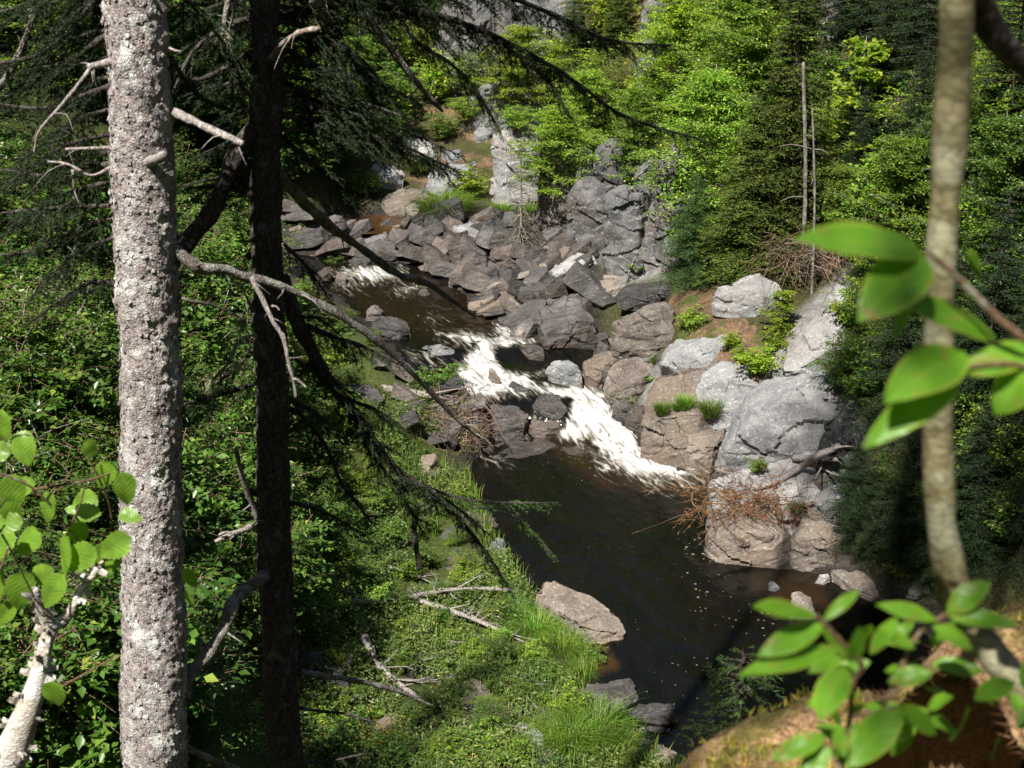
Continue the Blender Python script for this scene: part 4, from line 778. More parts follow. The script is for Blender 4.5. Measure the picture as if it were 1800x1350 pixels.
for i in range(40):
    x = -34+68*((i*.618) % 1); y = 52+16*((i*.37) % 1); k = CO[0] if i % 3 else TR[0]
    k.put((x, y, gz(x, y)-.2), ('spruce' if i % 3 else 'leafy tree')+' on the far valley slope, mostly hidden by nearer trees', 'tree', 'trees on the far valley slope, '+('spruces' if i % 3 else 'leafy'), rr.uniform(1.0, 1.5))
# added spruces, never in view: they cast shade and block low sky light
for i in range(90):
    a = i*2.39996; rd = 24+26*((i*.37) % 1); x, y = math.cos(a)*rd, 12+math.sin(a)*rd*1.3
    if (abs(x) < .5*y and y > 0) or (x < 0 and y < 0 and abs(math.atan2(-x, -y)-SUN_AZ) < .25 and rd < 30): continue
    CO[0].put((x, y, gz(x, y)-.3), 'unseen spruce added on the hillside around the gorge to block sky light', 'spruce', 'added unseen hillside spruces blocking sky light', (2.6, 2.6, 1.9))
for i, (x, y, s) in enumerate([(-9.5,.6,.9),(-2.6,-1.6,1.0),(3.6,-3.4,1.1),(-1.35,2.2,1.2),(4.2,1.0,1.0),(6.5,3.0,1.0),(8.5,6.5,1.0),(-10,3,.8),(-14,8,.8),(12,12,.9)]):
    z = gz(x, y); BIG.put((x, y, z-.3), 'unseen tall spruce added on the near bank to cast shade', 'spruce', 'added shade-casting spruces outside the view', s)
for i in range(130):
    px = 600+1240*((i*.618+.11) % 1); py = 300-330*((i*.37+.2) % 1)
    if (760 < px < 1045 and py < 140) or (680 < px < 960 and py > 190) or (1090 < px < 1180 and py < 140) or (1480 < px < 1620 and py < 250): continue
    p = hit(px, py); j = i % 3
    if p[1] > 50: continue
    wh = 'left of the rock pillar' if px < 870 else 'between the rock pillar and the broad bright tree' if px < 1200 else 'left of the forked grey trunks' if px < 1400 else 'between the forked grey trunks and the blurred stem' if px < 1640 else 'right of the blurred stem'
    SH[j].put((p[0], p[1], p[2]-.1), 'undergrowth shrub on the far slope '+wh, 'shrub', 'undergrowth shrubs on the far slope '+wh, rr.uniform(.8, 1.3), mat=[M['leafA'], M['leafB'], M['leafC'] if i % 4 == 0 else M['leafB']][j])
for i in range(52):
    px = 1170+650*((i*.618+.3) % 1); py = 300+ (260 if px < 1480 else 560)*((i*.37) % 1)
    if px < 1480 and py > 480-max(0, (1250-px)*.3): continue
    wh = 'under the broad bright tree' if px < 1330 else 'around the forked grey trunks' if px < 1480 else 'left of the blurred stem' if px < 1650 else 'right of the blurred stem'
    p = hit(px, py); SH[i % 3].put((p[0], p[1], p[2]-.1), 'right bank shrub filling the wood '+wh, 'shrub', 'right bank shrubs '+wh, rr.uniform(.55, .95), mat=M['leafB'] if i % 2 else M['leafA'])
# ---- small plants on the rocks
BV = rockbvh(); hit = hit_rock; L_ = 'shrub'
put(SS[0], 1212, 585, 'round light green bush on the litter between the square block and the overhanging boulder', L_, 62, .9, wscale=1.1)
put(SS[1], 1335, 660, 'bright yellow green bush in the cleft behind the huge ledge face', L_, 80, .9, wscale=1.3, mat=M['leafC'])
put(SS[0], 1300, 640, 'small yellow green bush on the left end of the cleft', L_, 50, .9, mat=M['leafC'])
put(SS[1], 1365, 620, 'upright yellow green sapling tuft against the steep grey slab', L_, 70, .9, mat=M['leafC'])
put(SS[0], 1285, 615, 'tiny green plant right of the smooth speckled boulder', L_, 50, .9, mat=M['leafC'])
put(MP[0], 1375, 590, 'maple seedling hanging in front of the black hollow', 'maple', 90, 3.2, wscale=1.2)
put(SS[1], 1025, 505, 'green plant at the right end of the grey rounded boulder', L_, 50, .9)
put(SS[0], 1332, 832, 'small grey green bush on the ledge foot above the driftwood', L_, 42, .9, wscale=1.2)
put(SS[1], 1400, 905, 'patch of green plants among the rusty twigs below the driftwood', L_, 40, .9)
put(SS[0], 1580, 1020, 'bright green tuft lit by the sun on the dark right shore', L_, 60, .9, mat=M['leafC'])
for i, (x, y, s) in enumerate([(1500,960,.5),(1530,930,.6),(1560,960,.6),(1500,900,.6),(1600,980,.6),(1650,960,.8),(1530,990,.35),(1640,1030,.5),(1700,1040,.7)]):
    put(CO[0], x, y, 'low dark spruce bush on the shaded right shore below the evergreens', 'spruce', sc=s*.28, wscale=2.2, group='low dark spruces on the shaded right shore')
put(FE, 1118, 480, 'yellow green fern on the cliff foot', 'fern', 50, .8)
put(FE, 1140, 672, 'fern between the violet grey boulder and the big brown ledge', 'fern', 40, .8)
for x, y, lb, s in [(1163,725,'small grass tuft on the left of the big brown ledge',.8),(1203,715,'round grass tuft in the middle of the big brown ledge',.9),(1247,728,'tall leafy tuft on the grey rock shoulder',1.1),(1050,560,'long grass beside the overhanging block',.8),(1156,640,'grass between the golden boulder and the speckled boulder',.8),(1190,720,'tiny grass wisp on the brown ledge',.5)]:
    q = hit(x, y); o = obj('grass_tuft', GT[1], None, q); o.scale = (s,)*3; tag(o, lb, 'grass')
grass_tuft(775, 385, 'big bright grass tuft in front of the back slope beside the amber side pool', 1.9)
grass_tuft(800, 372, 'second lower grass tuft behind the big bright one', 1.3)
grass_tuft(880, 378, 'grass tuft at the foot of the rock pillar', 1.3, 1); grass_tuft(940, 385, 'dark green grass in the hollow right of the pillar', 1.6, 1)
put(SS[0], 830, 350, 'bright yellow green clump of ferns and leaves left of the rock pillar foot', L_, 75, .9, wscale=1.3, mat=M['leafC'])
put(SS[1], 800, 365, 'low leafy plant behind the big bright grass tuft', L_, 40, .9, wscale=1.6)
put(SH[0], 780, 250, 'dark green bush on the back slope above the pale boulders', L_, 70, 2.2, wscale=1.4, mat=M['leafA'])
put(SH[1], 735, 310, 'light green bush between the wide flat rock and the pale grey block', L_, 60, 2.2, wscale=1.4, mat=M['leafB'])
put(SH[2], 640, 345, 'green bush at the left end of the back slope', L_, 60, 2.2, wscale=1.6, mat=M['leafB'])
put(SH[1], 820, 215, 'leafy bush left of the pillar top', L_, 70, 2.2, wscale=1.4, mat=M['leafB'])
put(SH[2], 690, 200, 'shadowed leafy bush high on the back slope behind the dark boughs', L_, 110, 2.2, wscale=1.2)
put(TR[1], 975, 345, 'leafy green tree overlapping the right side of the rock pillar', D_, 175, 6.2, wscale=1.3)
put(SH[0], 905, 230, 'bush crowning the rock pillar', L_, 60, 2.2, wscale=1.5, mat=M['leafB'])
put(TR[0], 920, 205, 'light leafy tree directly above the pillar', D_, 170, 6.2, mat=M['leafC'], wscale=1.3)
put(TR[1], 640, 250, 'leafy tree at the left of the back slope', D_, 200, 6.2)
put(SS[0], 785, 690, 'narrow leaved willow tuft on the left shore in front of the main rapids', L_, 75, .9, wscale=1.1, mat=M['leafA'])
put(SS[1], 745, 690, 'smaller willow tuft next to the dead twig pile', L_, 60, .9, mat=M['leafA'])
for i, (x, y) in enumerate([(650,330),(590,480),(540,520),(600,590),(700,770),(730,800),(690,830),(740,740),(720,870),(650,830)]):
    put(SS[i % 2], x, y, 'low leafy sprig on the left shore near the dead twig pile', L_, 45, .9, group='low leafy sprigs along the left shore', mat=M['leafA'] if i % 2 else None)
# ---- grassy left bank
n = 24000; r_ = np.random.default_rng(9); P = np.column_stack([r_.uniform(-5.5, 2.6, n), r_.uniform(14, 27.5, n)]); s_ = sdist(P, RP); qx, qy = topx(np.column_stack([P, ground(P)]))
ok = (s_ > .12) & (qx > 430) & (qy > 690); dens = fbm(np.column_stack([P, np.zeros(n)]), .9, 3, 50); ok &= dens > -.25
for o_ in list(bpy.data.objects):
    if o_.name.startswith('bank_rock'): q_ = np.array(o_.location[:2]); ok &= np.linalg.norm((P-q_)*np.array([1, .8]), axis=1) > max(o_.dimensions[0]*.5, .12)
P = P[ok]; dens = dens[ok]; z = ground(P); n = len(P); B = np.column_stack([P, z])
k = 7; hh = r_.uniform(.03, .30, (n, 1))*(1.0+.6*dens[:, None]); Pl = np.repeat(B, k, 0)+r_.normal(0, .05, (n*k, 3))*np.array([1, 1, 0])+np.array([0, 0, 1])*np.abs(np.repeat(hh, k, 0)*r_.uniform(.3, 1.1, (n*k, 1)))
mb = MB(); D = r_.normal(0, 1, (n*k, 3))*np.array([1, 1, .35]); N = np.array([0, 0, 1.])+r_.normal(0, .4, (n*k, 3)); mb.leaves(Pl, D, N, r_.uniform(.025, .075, n*k), .5, .1)
tag(obj('ground_herbs', mb.mesh('ground_herbs', [M['herb']])), 'low green herbs and creeping leaves covering the grassy left bank', 'ground cover', None, 'stuff')
n = 26000; P = np.column_stack([r_.uniform(-4.5, 2.4, n), r_.uniform(14, 25, n)]); s_ = sdist(P, RP); z = ground(P); qx, qy = topx(np.column_stack([P, z])); dd = fbm(np.column_stack([P, z*0]), .7, 3, 61)
ok = (s_ > .02) & (qx > 430) & (qy > 760) & ((dd > .15) | (s_ < .45)); B = np.column_stack([P, z])[ok]; n = len(B); hh = r_.uniform(.12, .4, (n, 1)); a = r_.uniform(0, 6.28, n)
Ld = np.stack([np.cos(a), np.sin(a), a*0], 1)*.35; Ti = B+Ld*hh+np.array([0, 0, 1])*hh*.9; Mi = B+Ld*hh*.25+np.array([0, 0, 1])*hh*.6; S2 = np.stack([np.sin(a), -np.cos(a), a*0], 1)*.004
V = np.stack([B-S2, B+S2, Mi+S2, Mi-S2, Ti], 1).reshape(-1, 3); b = np.arange(n)*5
tag(obj('bank_grass', meshof('bank_grass', V, np.stack([b+3, b+2, b+4], 1), np.stack([b, b+1, b+2, b+3], 1), [M['grass']])), 'fine grass growing between the herbs on the left bank', 'grass', None, 'stuff')
for x, y, s, lb in [(1045,1300,1.25,'big clump of long arching grass at the bottom beside the pool'),(1000,1320,1.0,'lower left neighbour of the big long grass clump'),(1080,1330,.9,'long grass clump hanging over the pale brown flat rock'),(940,1120,1.0,'long grass clump left of the large tan pool boulder'),(985,1150,.9,'grass clump under the large tan pool boulder'),(905,1085,.8,'grass clump behind the large tan pool boulder'),(1020,1190,.6,'small grass clump at the shore above the grey-brown rock'),(870,1040,.6,'small shore grass clump above the fallen white branch')]:
    grass_tuft(x, y, lb, s)
put(FE, 662, 1262, 'yellow green fern on the left part of the grassy bank', 'fern', 50, .8)
put(FE, 560, 1240, 'fern beside the dark trunk on the grassy bank', 'fern', 50, .8)
for i, (x, y, hp) in enumerate([(600,1010,70),(650,1060,70),(720,1020,60),(680,960,60),(560,1080,90),(620,1170,60),(700,1130,60),(780,1100,55),(830,1160,55),(880,1200,55),(960,1250,50),(820,1330,80),(900,1345,70),(700,1350,80),(600,1330,70),(780,1180,40),(940,1160,45),(740,940,60),(810,1030,50),(1040,1165,50),(880,1130,45),(560,960,90),(650,900,70)]):
    put(SS[i % 2], x, y, 'knee high leafy seedling on the left bank '+('below the fallen white branches' if y > 1130 else 'around the fallen white branches' if y > 1010 else 'above the fallen white branches'), L_, hp, .9, group='left bank seedlings '+('below' if y > 1130 else 'around' if y > 1010 else 'above')+' the fallen white branches', mat=M['leafA'] if i % 2 else None, wscale=1.25)
for i, (x, y, s) in enumerate([(575,900,.5),(620,930,.45),(560,960,.5),(665,905,.4),(600,1000,.45),(700,960,.35),(645,1040,.4),(560,1060,.45),(740,1000,.3),(600,1100,.35),(690,870,.35),(720,910,.3),(555,1130,.4),(800,960,.25),(960,1200,.25)]):
    put(SH[i % 3], x, y, 'dark leafy bush at the upper left of the grassy bank under the drooping bough', 'shrub', sc=s, group='dark leafy bushes under the drooping bough')
rv = random.Random(44)
for i in range(125):
    x = rv.uniform(540, 1010); y = rv.uniform(860, 1350); h = hit(x, y)
    if sdist(h[None, :2], RP)[0] < .25: continue
    k = rv.choice([SS[0], SS[1], SH[0], SH[1], FE]); lab = 'fern among the weeds of the grassy left bank' if k is FE else 'leafy weed clump on the grassy left bank'
    wh = ('upper' if y < 1020 else 'middle' if y < 1190 else 'lowest')+' grassy bank, '+('beside the slim dark trunk' if x < 690 else 'halfway to the pool' if x < 850 else 'towards the pool')
    lab = ('fern' if k is FE else 'leafy weed clump')+' in the '+wh
    k.put((h[0], h[1], h[2]-.03), lab, 'fern' if k is FE else 'plant', ('ferns' if k is FE else 'weed clumps')+' in the '+wh, rv.uniform(.35, .8)*(.4 if k in SH else .55 if k is FE else 1), mat=None if k is FE else rv.choice([M['leafA'], M['leafA'], M['leafB']]))
for i in range(60):
    x = rv.uniform(520, 1000); y = rv.uniform(700, 1350); h = hit(x, y)
    if sdist(h[None, :2], RP)[0] < .1: continue
    o = obj('loose_slab', protos[rv.randrange(7)], None, (h[0], h[1], h[2]+.03)); sc = rv.uniform(.25, .75); o.scale = (sc, sc, sc); o.rotation_euler = (rv.gauss(0, .2), rv.gauss(0, .2), rv.uniform(0, 6)); tag(o, 'flat stone half hidden in the weeds of the left bank', 'rock', 'stones half hidden in the weeds of the left bank')
mb = MB(); P = np.array([hit(x, y) for x, y in [(560+r_.uniform(-20, 150), r_.uniform(1270, 1350)) for _ in range(60)]]); P = np.repeat(P, 9, 0)+np.abs(r_.normal(0, .05, (540, 3)))+np.array([0, 0, .18]); mb.leaves(P, r_.normal(0, 1, (540, 3)), np.array([0, 0, 1.])+r_.normal(0, .5, (540, 3)), .022, .9, .1)
tag(obj('yellow_flowers', mb.mesh('yellow_flowers', [M['flower']])), 'small yellow flower heads scattered on the bottom left of the grassy bank', 'flowers', None, 'stuff')
# ------------------------------------------------------------------ near spruce trunks and boughs
def pxpath(pts, n=None):
    """pts: (px, py, Y) -> smooth world path"""
    a = np.array(pts, float); return spline(atY(a[:, 0], a[:, 1], a[:, 2]), n or max(8, len(a)*5))
def pxrad(w, Y): return w/2/F*Y*1.05
def barktrunk(path, rad, k, seed, amp, nflake, fl, mat, ztop, taper_top):
    P = np.asarray(path, float); ext = [P[-1]+(P[-1]-P[-2])/np.linalg.norm(P[-1]-P[-2])*d for d in (.3,)]
    n = len(P); T = np.gradient(P, axis=0); T /= np.linalg.norm(T, axis=1)[:, None]; A = np.cross(T, [0, 1, 0]); A /= np.linalg.norm(A, axis=1)[:, None]; B = np.cross(T, A)
    th = np.arange(k)/k*2*math.pi; ring = A[:, None]*np.cos(th)[None, :, None]+B[:, None]*np.sin(th)[None, :, None]
    V = P[:, None]+ring*rad[:, None, None]; f = fbm(V, 22, 4, seed); g = fbm(V*np.array([1, 1, .55]), 60, 2, seed+5)
    f2 = np.floor((f+g*.4)*5)/5
    V = V+ring*(amp*(f2*.7+.3*f)+.003*g+.010*fbm(V, 5, 2, seed+9))[..., None]
    i = np.arange((n-1)*k); r = i//k; c = i % k; c2 = (c+1) % k; Q = np.stack([r*k+c, r*k+c2, (r+1)*k+c2, (r+1)*k+c], 1)
    mb = MB(); mb.add(V.reshape(-1, 3), None, Q)
    r_ = np.random.default_rng(seed); a = r_.integers(2, n-2, nflake); b = r_.integers(0, k, nflake); o = V[a, b]; nr = ring[a, b]; tn = T[a]; sd_ = np.cross(nr, tn)
    s = fl*r_.uniform(.4, 1.3, nflake)[:, None]; an = r_.uniform(0, 6.28, nflake)[:, None]; u = tn*np.cos(an)+sd_*np.sin(an); w_ = np.cross(nr, u); lift = r_.uniform(.03, .4, (nflake, 1)); o = o+nr*.0015
    V4 = np.stack([o-u*s*.5, o+w_*s*.55+nr*s*lift*.3, o+u*s*.5+nr*s*lift, o-w_*s*.5+nr*s*lift*.3], 1).reshape(-1, 3); q = np.arange(nflake)*4
    mb.add(V4, None, np.stack([q, q+1, q+2, q+3], 1)); return mb.mesh('trunk', [mat], False)
def trunkpath(pts, Y, zlow, ztop, step):
    a = np.array(pts, float); W = atY(a[:, 0], a[:, 1], Y); o = W[:, 2].argsort(); W = W[o]; wd = a[o, 2]
    lo = W[0]+(W[0]-W[1])/abs(W[1, 2]-W[0, 2])*(W[0, 2]-zlow); hi = W[-1]+np.array([(W[-1, 0]-W[-2, 0])*.5, 0, ztop-W[-1, 2]])
    dist = (Y*cp+(CAMZ-W[:, 2])*sp_); R = wd/2/F*dist
    Z = np.concatenate([[zlow], W[:, 2], [ztop]]); X = np.concatenate([[lo[0]], W[:, 0], [hi[0]]]); RR = np.concatenate([[R[0]*1.15], R, [.02]])
    zz = np.concatenate([np.arange(zlow, W[0, 2]-.3, .08), np.arange(W[0, 2]-.3, W[-1, 2]+.3, step), np.arange(W[-1, 2]+.3, ztop, .15)])
    return np.column_stack([np.interp(zz, Z, X), np.full(len(zz), Y), zz]), np.interp(zz, Z, RR)
Y1, Y2 = 5.6, 6.39
T1 = empty('spruce_tree', (atY(268, 1350, Y1)[0], Y1, gz(-1.4, Y1)), 'thick spruce trunk with sunlit scaly grey bark, the wider of the two in front', 'spruce')
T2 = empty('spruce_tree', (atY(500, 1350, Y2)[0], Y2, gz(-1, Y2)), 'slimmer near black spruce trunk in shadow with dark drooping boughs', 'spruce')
def sub(e, name, me):
    o = obj(name, me); o.parent = e; o.matrix_parent_inverse = Matrix.Translation(-e.location); return o
p1, r1 = trunkpath([(236,0,106),(247,200,108),(258,450,104),(266,675,104),(266,900,106),(271,1120,108),(272,1350,112)], Y1, T1.location.z-.3, 27, .0065)
p2, r2 = trunkpath([(466,0,54),(468,250,52),(470,500,54),(478,750,57),(484,1000,60),(494,1200,62),(502,1350,64)], Y2, T2.location.z-.3, 24, .008)
sub(T1, 'trunk', barktrunk(p1, r1, 130, 3, .0055, 5500, .024, M['bark'], 0, 0))
sub(T2, 'trunk', barktrunk(p2, r2, 72, 8, .007, 1800, .016, M['barkshade'], 0, 0))
def limb(e, pts, w0, w1, mat='branch', k=9, rough=.35, lab=None, seed=0, twigs=0, name='branch'):
    P = pxpath(pts, max(14, len(pts)*8)); y = np.array([p[2] for p in pts]).mean(); rad = np.linspace(pxrad(w0, y), pxrad(w1, y), len(P)); mb = MB(); mb.tube(P, rad, k, seed, rough)
    r = np.random.default_rng(seed+3)
    for i in range(twigs):
        j = r.integers(2, len(P)-1); d = r.normal(0, 1, 3)*np.array([1, .6, .8])+np.array([0, 0, -.4]); d /= np.linalg.norm(d); l = r.uniform(.04, .16)
        q = [P[j], P[j]+d*l*.5+r.normal(0, .01, 3), P[j]+d*l+np.array([0, 0, -.02])]; mb.tube(spline(q, 5), np.linspace(rad[j]*.3+.0008, .0007, 5), 4, cap=False)
    o = sub(e, name, mb.mesh(name, [M[mat]], True))
    if lab: o['label'] = lab
    return o, P
def bough(e, pts, w0, w1, side=.26, seed=0, mat='needle', wood='barkshade', start=.25, dens=1.0, nl=.019, droop=.5, flat=True):
    P = pxpath(pts, max(20, len(pts)*10)); n = len(P); y = np.array([p[2] for p in pts]).mean(); rad = np.linspace(pxrad(w0, y), pxrad(w1, y), n); wd_ = MB(); wd_.tube(P, rad, 7, seed, .3)
    r = np.random.default_rng(seed); T = np.gradient(P, axis=0); T /= np.linalg.norm(T, axis=1)[:, None]; seg = np.linalg.norm(np.diff(P, axis=0), axis=1).sum(); m = int(seg/.042*dens); NP = []; ND = []
    tw = []
    for i in range(m):
        u = start+(1-start)*(i+.5)/m; j = min(int(u*(n-1)), n-2); o = P[j]; t = T[j]; lat = np.cross(t, [0, 0, 1]); lat /= np.linalg.norm(lat)+1e-6; sg = 1 if i % 2 else -1
        l = side*(1.08-.75*u)*r.uniform(.55, 1.2); d = t*.75+lat*sg*r.uniform(.5, 1)+np.array([0, 0, r.uniform(-.5, .1)]); d /= np.linalg.norm(d); tw.append((o, d, l, 0))
        if r.random() < .6: d3 = t*.4+r.normal(0, .25, 3)+np.array([0, 0, -1.]); tw.append((o, d3/np.linalg.norm(d3), l*r.uniform(.3, .8), 0))
    tw.append((P[-1], T[-1], side*.35, 0)); allt = []
    for o, d, l, g in tw:
        allt.append((o, d, l)); q = int(l/.05)
        for k in range(q):
            x = (k+.8)/(q+.8); lat = np.cross(d, [0, 0, 1]); lat /= np.linalg.norm(lat)+1e-6; dd = d*.8+lat*(1 if k % 2 else -1)*.7+r.normal(0, .15, 3); dd /= np.linalg.norm(dd)
            allt.append((o+d*l*x+np.array([0, 0, -droop*l*x*x*.5]), dd, l*.42*(1-x*.6)))
    for o, d, l in allt:
        q = np.linspace(0, 1, 4)[:, None]; tp = o+d*l*q+np.array([0, 0, -1])*droop*l*q*q*.5; wd_.tube(tp, np.linspace(.0022, .001, 4), 3, cap=False)
        c = max(int(l/.0021), 4); u = r.uniform(0, 1.02, c)[:, None]; NP.append(o+d*l*u+np.array([0, 0, -1])*droop*l*u*u*.5); ND.append(d*.75+r.normal(0, .75, (c, 3)))
    NP = np.concatenate(NP); mb = MB(); mb.needles(NP, np.concatenate(ND), nl*r.uniform(.7, 1.25, len(NP)), .0038, r)
    b = sub(e, 'bough', wd_.mesh('bough', [M[wood]], True)); nn = obj('needles', mb.mesh('needles', [M[mat]])); nn.parent = b; return b
Sd = 0
for pts, w0, w1, mat, tw, lab in [
 ([(262,284,5.50),(276,281,5.42),(288,272,5.36)], 22, 15, 'silver', 0, 'short sawn-looking pale stub on the trunk front'),
 ([(205,105,5.55),(180,113,5.52),(155,117,5.50)], 20, 12, 'silver', 5, 'splintered pinkish stub'),
 ([(160,118,5.50),(140,145,5.48),(105,188,5.46),(78,218,5.45),(65,240,5.45),(60,268,5.45)], 7, 3.5, 'silver', 2, 'thin pale dead branch hanging down to the left'),
 ([(200,260,5.55),(160,261,5.5),(115,262,5.48)], 7, 4, 'silver', 2, None),
 ([(200,292,5.6),(160,308,5.6),(120,289,5.6),(84,284,5.6)], 6, 4, 'silver', 1, None),
 ([(128,298,5.65),(132,338,5.65),(142,363,5.65)], 5, 3, 'silver', 0, None),
 ([(300,195,5.6),(340,212,5.55),(380,232,5.5),(426,252,5.45)], 18, 11, 'silver', 2, 'pale broken bare branch end'),
 ([(290,430,5.6),(335,462,5.6),(352,472,5.62),(400,474,5.7),(440,487,5.75),(485,500,5.8),(560,532,5.9),(640,582,6.0),(700,632,6.1),(760,692,6.2),(805,738,6.3),(842,768,6.4)], 24, 8, 'branch', 16, 'long sunlit lichened dead branch crossing in front of the dark trunk'),
 ([(441,487,5.74),(458,520,5.72),(480,565,5.7),(498,595,5.7),(508,640,5.7),(515,665,5.7),(520,698,5.7)], 12, 5, 'silver', 3, 'bare white side branch hanging down'),
 ([(478,538,5.7),(486,539,5.69),(491,545,5.68)], 5, 3, 'silver', 0, None), ([(513,665,5.7),(525,669,5.69),(538,681,5.68)], 5, 3, 'silver', 0, None),
 ([(490,586,5.7),(500,587,5.7)], 4, 2, 'silver', 0, None),
 ([(300,515,5.6),(332,528,5.6),(380,538,5.7),(430,562,5.8)], 7, 4, 'branch', 4, None),
 ([(285,75,5.6),(305,88,5.55),(318,90,5.5)], 5, 3, 'silver', 0, None),
 ([(322,1225,5.6),(335,1185,5.65),(362,1150,5.7),(392,1105,5.8),(408,1062,5.9),(430,1040,6.1),(465,1012,6.3)], 26, 26, 'branch', 3, 'thick scaly limb rising to the dark trunk'),
 ([(310,1300,5.7),(350,1325,5.9),(420,1352,6.1)], 14, 12, 'branch', 2, None),
 ([(238,98,5.53),(243,60,5.5)], 4, 2, 'silver', 0, None)]:
    Sd += 1; limb(T1, pts, w0, w1, mat, 9, .35, lab, Sd, tw)
for pts, w0, w1, mat, tw, lab in [
 ([(470,200,6.4),(435,238,6.35),(405,300,6.35),(370,372,6.35),(330,425,6.35),(300,455,6.3)], 34, 26, 'barkshade', 4, 'thick dark limb slanting down to the left'),
 ([(476,103,6.3),(498,75,6.2),(530,56,6.2),(562,50,6.2)], 7, 9, 'drift', 3, 'arched tan twig catching the sun'),
 ([(548,-20,6.4),(565,25,6.5),(582,72,6.6),(600,118,6.6),(618,175,6.7),(630,255,6.8),(638,300,6.8),(646,350,6.8)], 18, 6, 'branch', 10, 'long tan hanging dead branch with lichen'),
 ([(546,259,6.6),(590,240,6.6),(618,224,6.65)], 4, 4, 'drift', 1, None),
 ([(405,-10,6.3),(396,30,6.3),(391,72,6.3)], 14, 6, 'branch', 8, None), ([(415,-10,6.3),(408,40,6.3)], 9, 4, 'branch', 3, None),
 ([(490,310,6.45),(540,362,6.7),(590,405,6.9),(640,440,7.1),(700,482,7.3),(750,498,7.5),(790,525,7.6),(835,556,7.8)], 22, 6, 'branch', 9, 'thick dark lichened limb pointing down at the stream'),
 ([(378,952,6.2),(405,940,6.25),(460,920,6.4)], 8, 12, 'silver', 2, None), ([(385,940,6.2),(398,935,6.2),(412,940,6.22),(404,948,6.2)], 4, 3, 'silver', 0, None),
 ([(448,588,6.3),(420,600,6.2),(400,640,6.1),(368,672,6.1)], 8, 4, 'branch', 8, None),
 ([(445,548,6.3),(430,515,6.2),(425,500,6.2)], 5, 3, 'branch', 2, None),
 ([(455,910,6.4),(430,850,6.3),(415,790,6.2)], 14, 8, 'branch', 3, None),
 ([(530,1180,6.45),(560,1188,6.5),(620,1195,6.7),(700,1215,6.9),(760,1240,7.0)], 15, 6, 'branch', 8, None),
 ([(735,890,7.0),(728,930,7.0),(738,1000,7.0)], 10, 12, 'barkshade', 6, None),
 ([(640,20,6.5),(680,75,6.6),(720,130,6.7),(750,165,6.8),(778,195,6.9)], 13, 7, 'branch', 9, None),
 ([(600,80,6.6),(640,135,6.7),(665,190,6.8),(690,222,6.9)], 13, 9, 'barkshade', 6, None)]:
    Sd += 1; limb(T2, pts, w0, w1, mat, 9, .35, lab, Sd, tw)
for pts, w0, w1, side, mat, st, lab in [
 ([(475,40,6.45),(600,5,6.7),(700,15,6.9),(780,30,7.1),(850,55,7.2),(950,105,7.4),(1020,150,7.5),(1100,205,7.7),(1230,245,8.0)], 16, 4, .34, 'needle', .2, 0),
 ([(660,-15,6.9),(700,30,6.9),(735,75,6.9),(790,110,6.95),(830,150,7),(870,215,7)], 8, 4, .26, 'cedar', .35, 0),  # lit spruce bough: sunlight painted in by the paler cedar colour
 ([(480,-30,6.5),(640,-60,6.7),(820,-30,7),(960,20,7.3),(1070,70,7.5),(1180,80,7.7)], 16, 4, .36, 'needle', .15, 0),
 ([(480,20,6.45),(560,60,6.6),(640,110,6.7),(700,190,6.8)], 14, 4, .32, 'needle', .1, 0),
 ([(850,55,7.2),(900,90,7.3),(960,140,7.3),(1000,200,7.3)], 7, 3, .24, 'needle', .1, 0),
 ([(480,130,6.45),(540,170,6.6),(600,200,6.7),(650,240,6.8)], 12, 4, .28, 'needle', .1, 0),
 ([(480,230,6.45),(530,270,6.55),(580,320,6.65),(610,350,6.7)], 12, 4, .26, 'needle', .1, 0),
 ([(495,490,6.45),(520,560,6.5),(560,640,6.6),(620,725,6.7),(690,820,6.8),(755,865,6.9),(800,905,7.0),(850,965,7.1),(892,1030,7.2)], 30, 5, .30, 'needle', .22, 0),
 ([(510,560,6.5),(580,590,6.6),(640,610,6.7),(700,640,6.8)], 12, 4, .26, 'needle', .1, 0),
 ([(540,640,6.6),(610,700,6.7),(640,760,6.75),(690,790,6.8)], 12, 4, .28, 'needle', .1, 0),
 ([(520,720,6.5),(570,780,6.6),(600,850,6.7),(640,900,6.8)], 10, 4, .24, 'needle', .1, 0),
 ([(680,815,6.8),(760,860,7.0),(830,880,7.1),(900,884,7.2),(968,884,7.3)], 8, 3, .16, 'fir', .35, 0),  # sunlit spruce tip: brightness put in with the greener fir colour
 ([(830,890,7.1),(900,905,7.2),(940,940,7.3),(972,975,7.3)], 5, 3, .13, 'fir', .4, 0),  # smaller lit tip, its brightness painted in the same way
 ([(500,880,6.5),(570,900,6.6),(640,940,6.7)], 9, 3, .18, 'needle', .2, 0),
 ([(505,1240,6.45),(560,1250,6.5),(610,1255,6.6),(655,1268,6.6)], 9, 3, .14, 'needle', .3, 0), ([(505,1330,6.4),(560,1340,6.5),(640,1325,6.5)], 8, 3, .14, 'needle', .3, 0),
 ([(460,80,6.45),(410,110,6.3),(350,140,6.2),(310,130,6.1)], 12, 4, .26, 'needle', .05, 0), ([(460,30,6.45),(400,45,6.4),(340,90,6.3),(300,170,6.2)], 12, 4, .26, 'needle', .05, 0),
 ([(460,670,6.45),(400,690,6.4),(340,705,6.3),(300,720,6.3)], 10, 4, .20, 'needle', .05, 0), ([(460,600,6.5),(420,640,6.4),(350,700,6.3)], 10, 4, .22, 'needle', .1, 0),
 ([(455,300,6.5),(400,320,6.4),(340,330,6.3)], 10, 4, .2, 'needle', .1, 0)]:
    Sd += 1; bough(T2, pts, w0, w1, side, 300+Sd, mat, start=st)
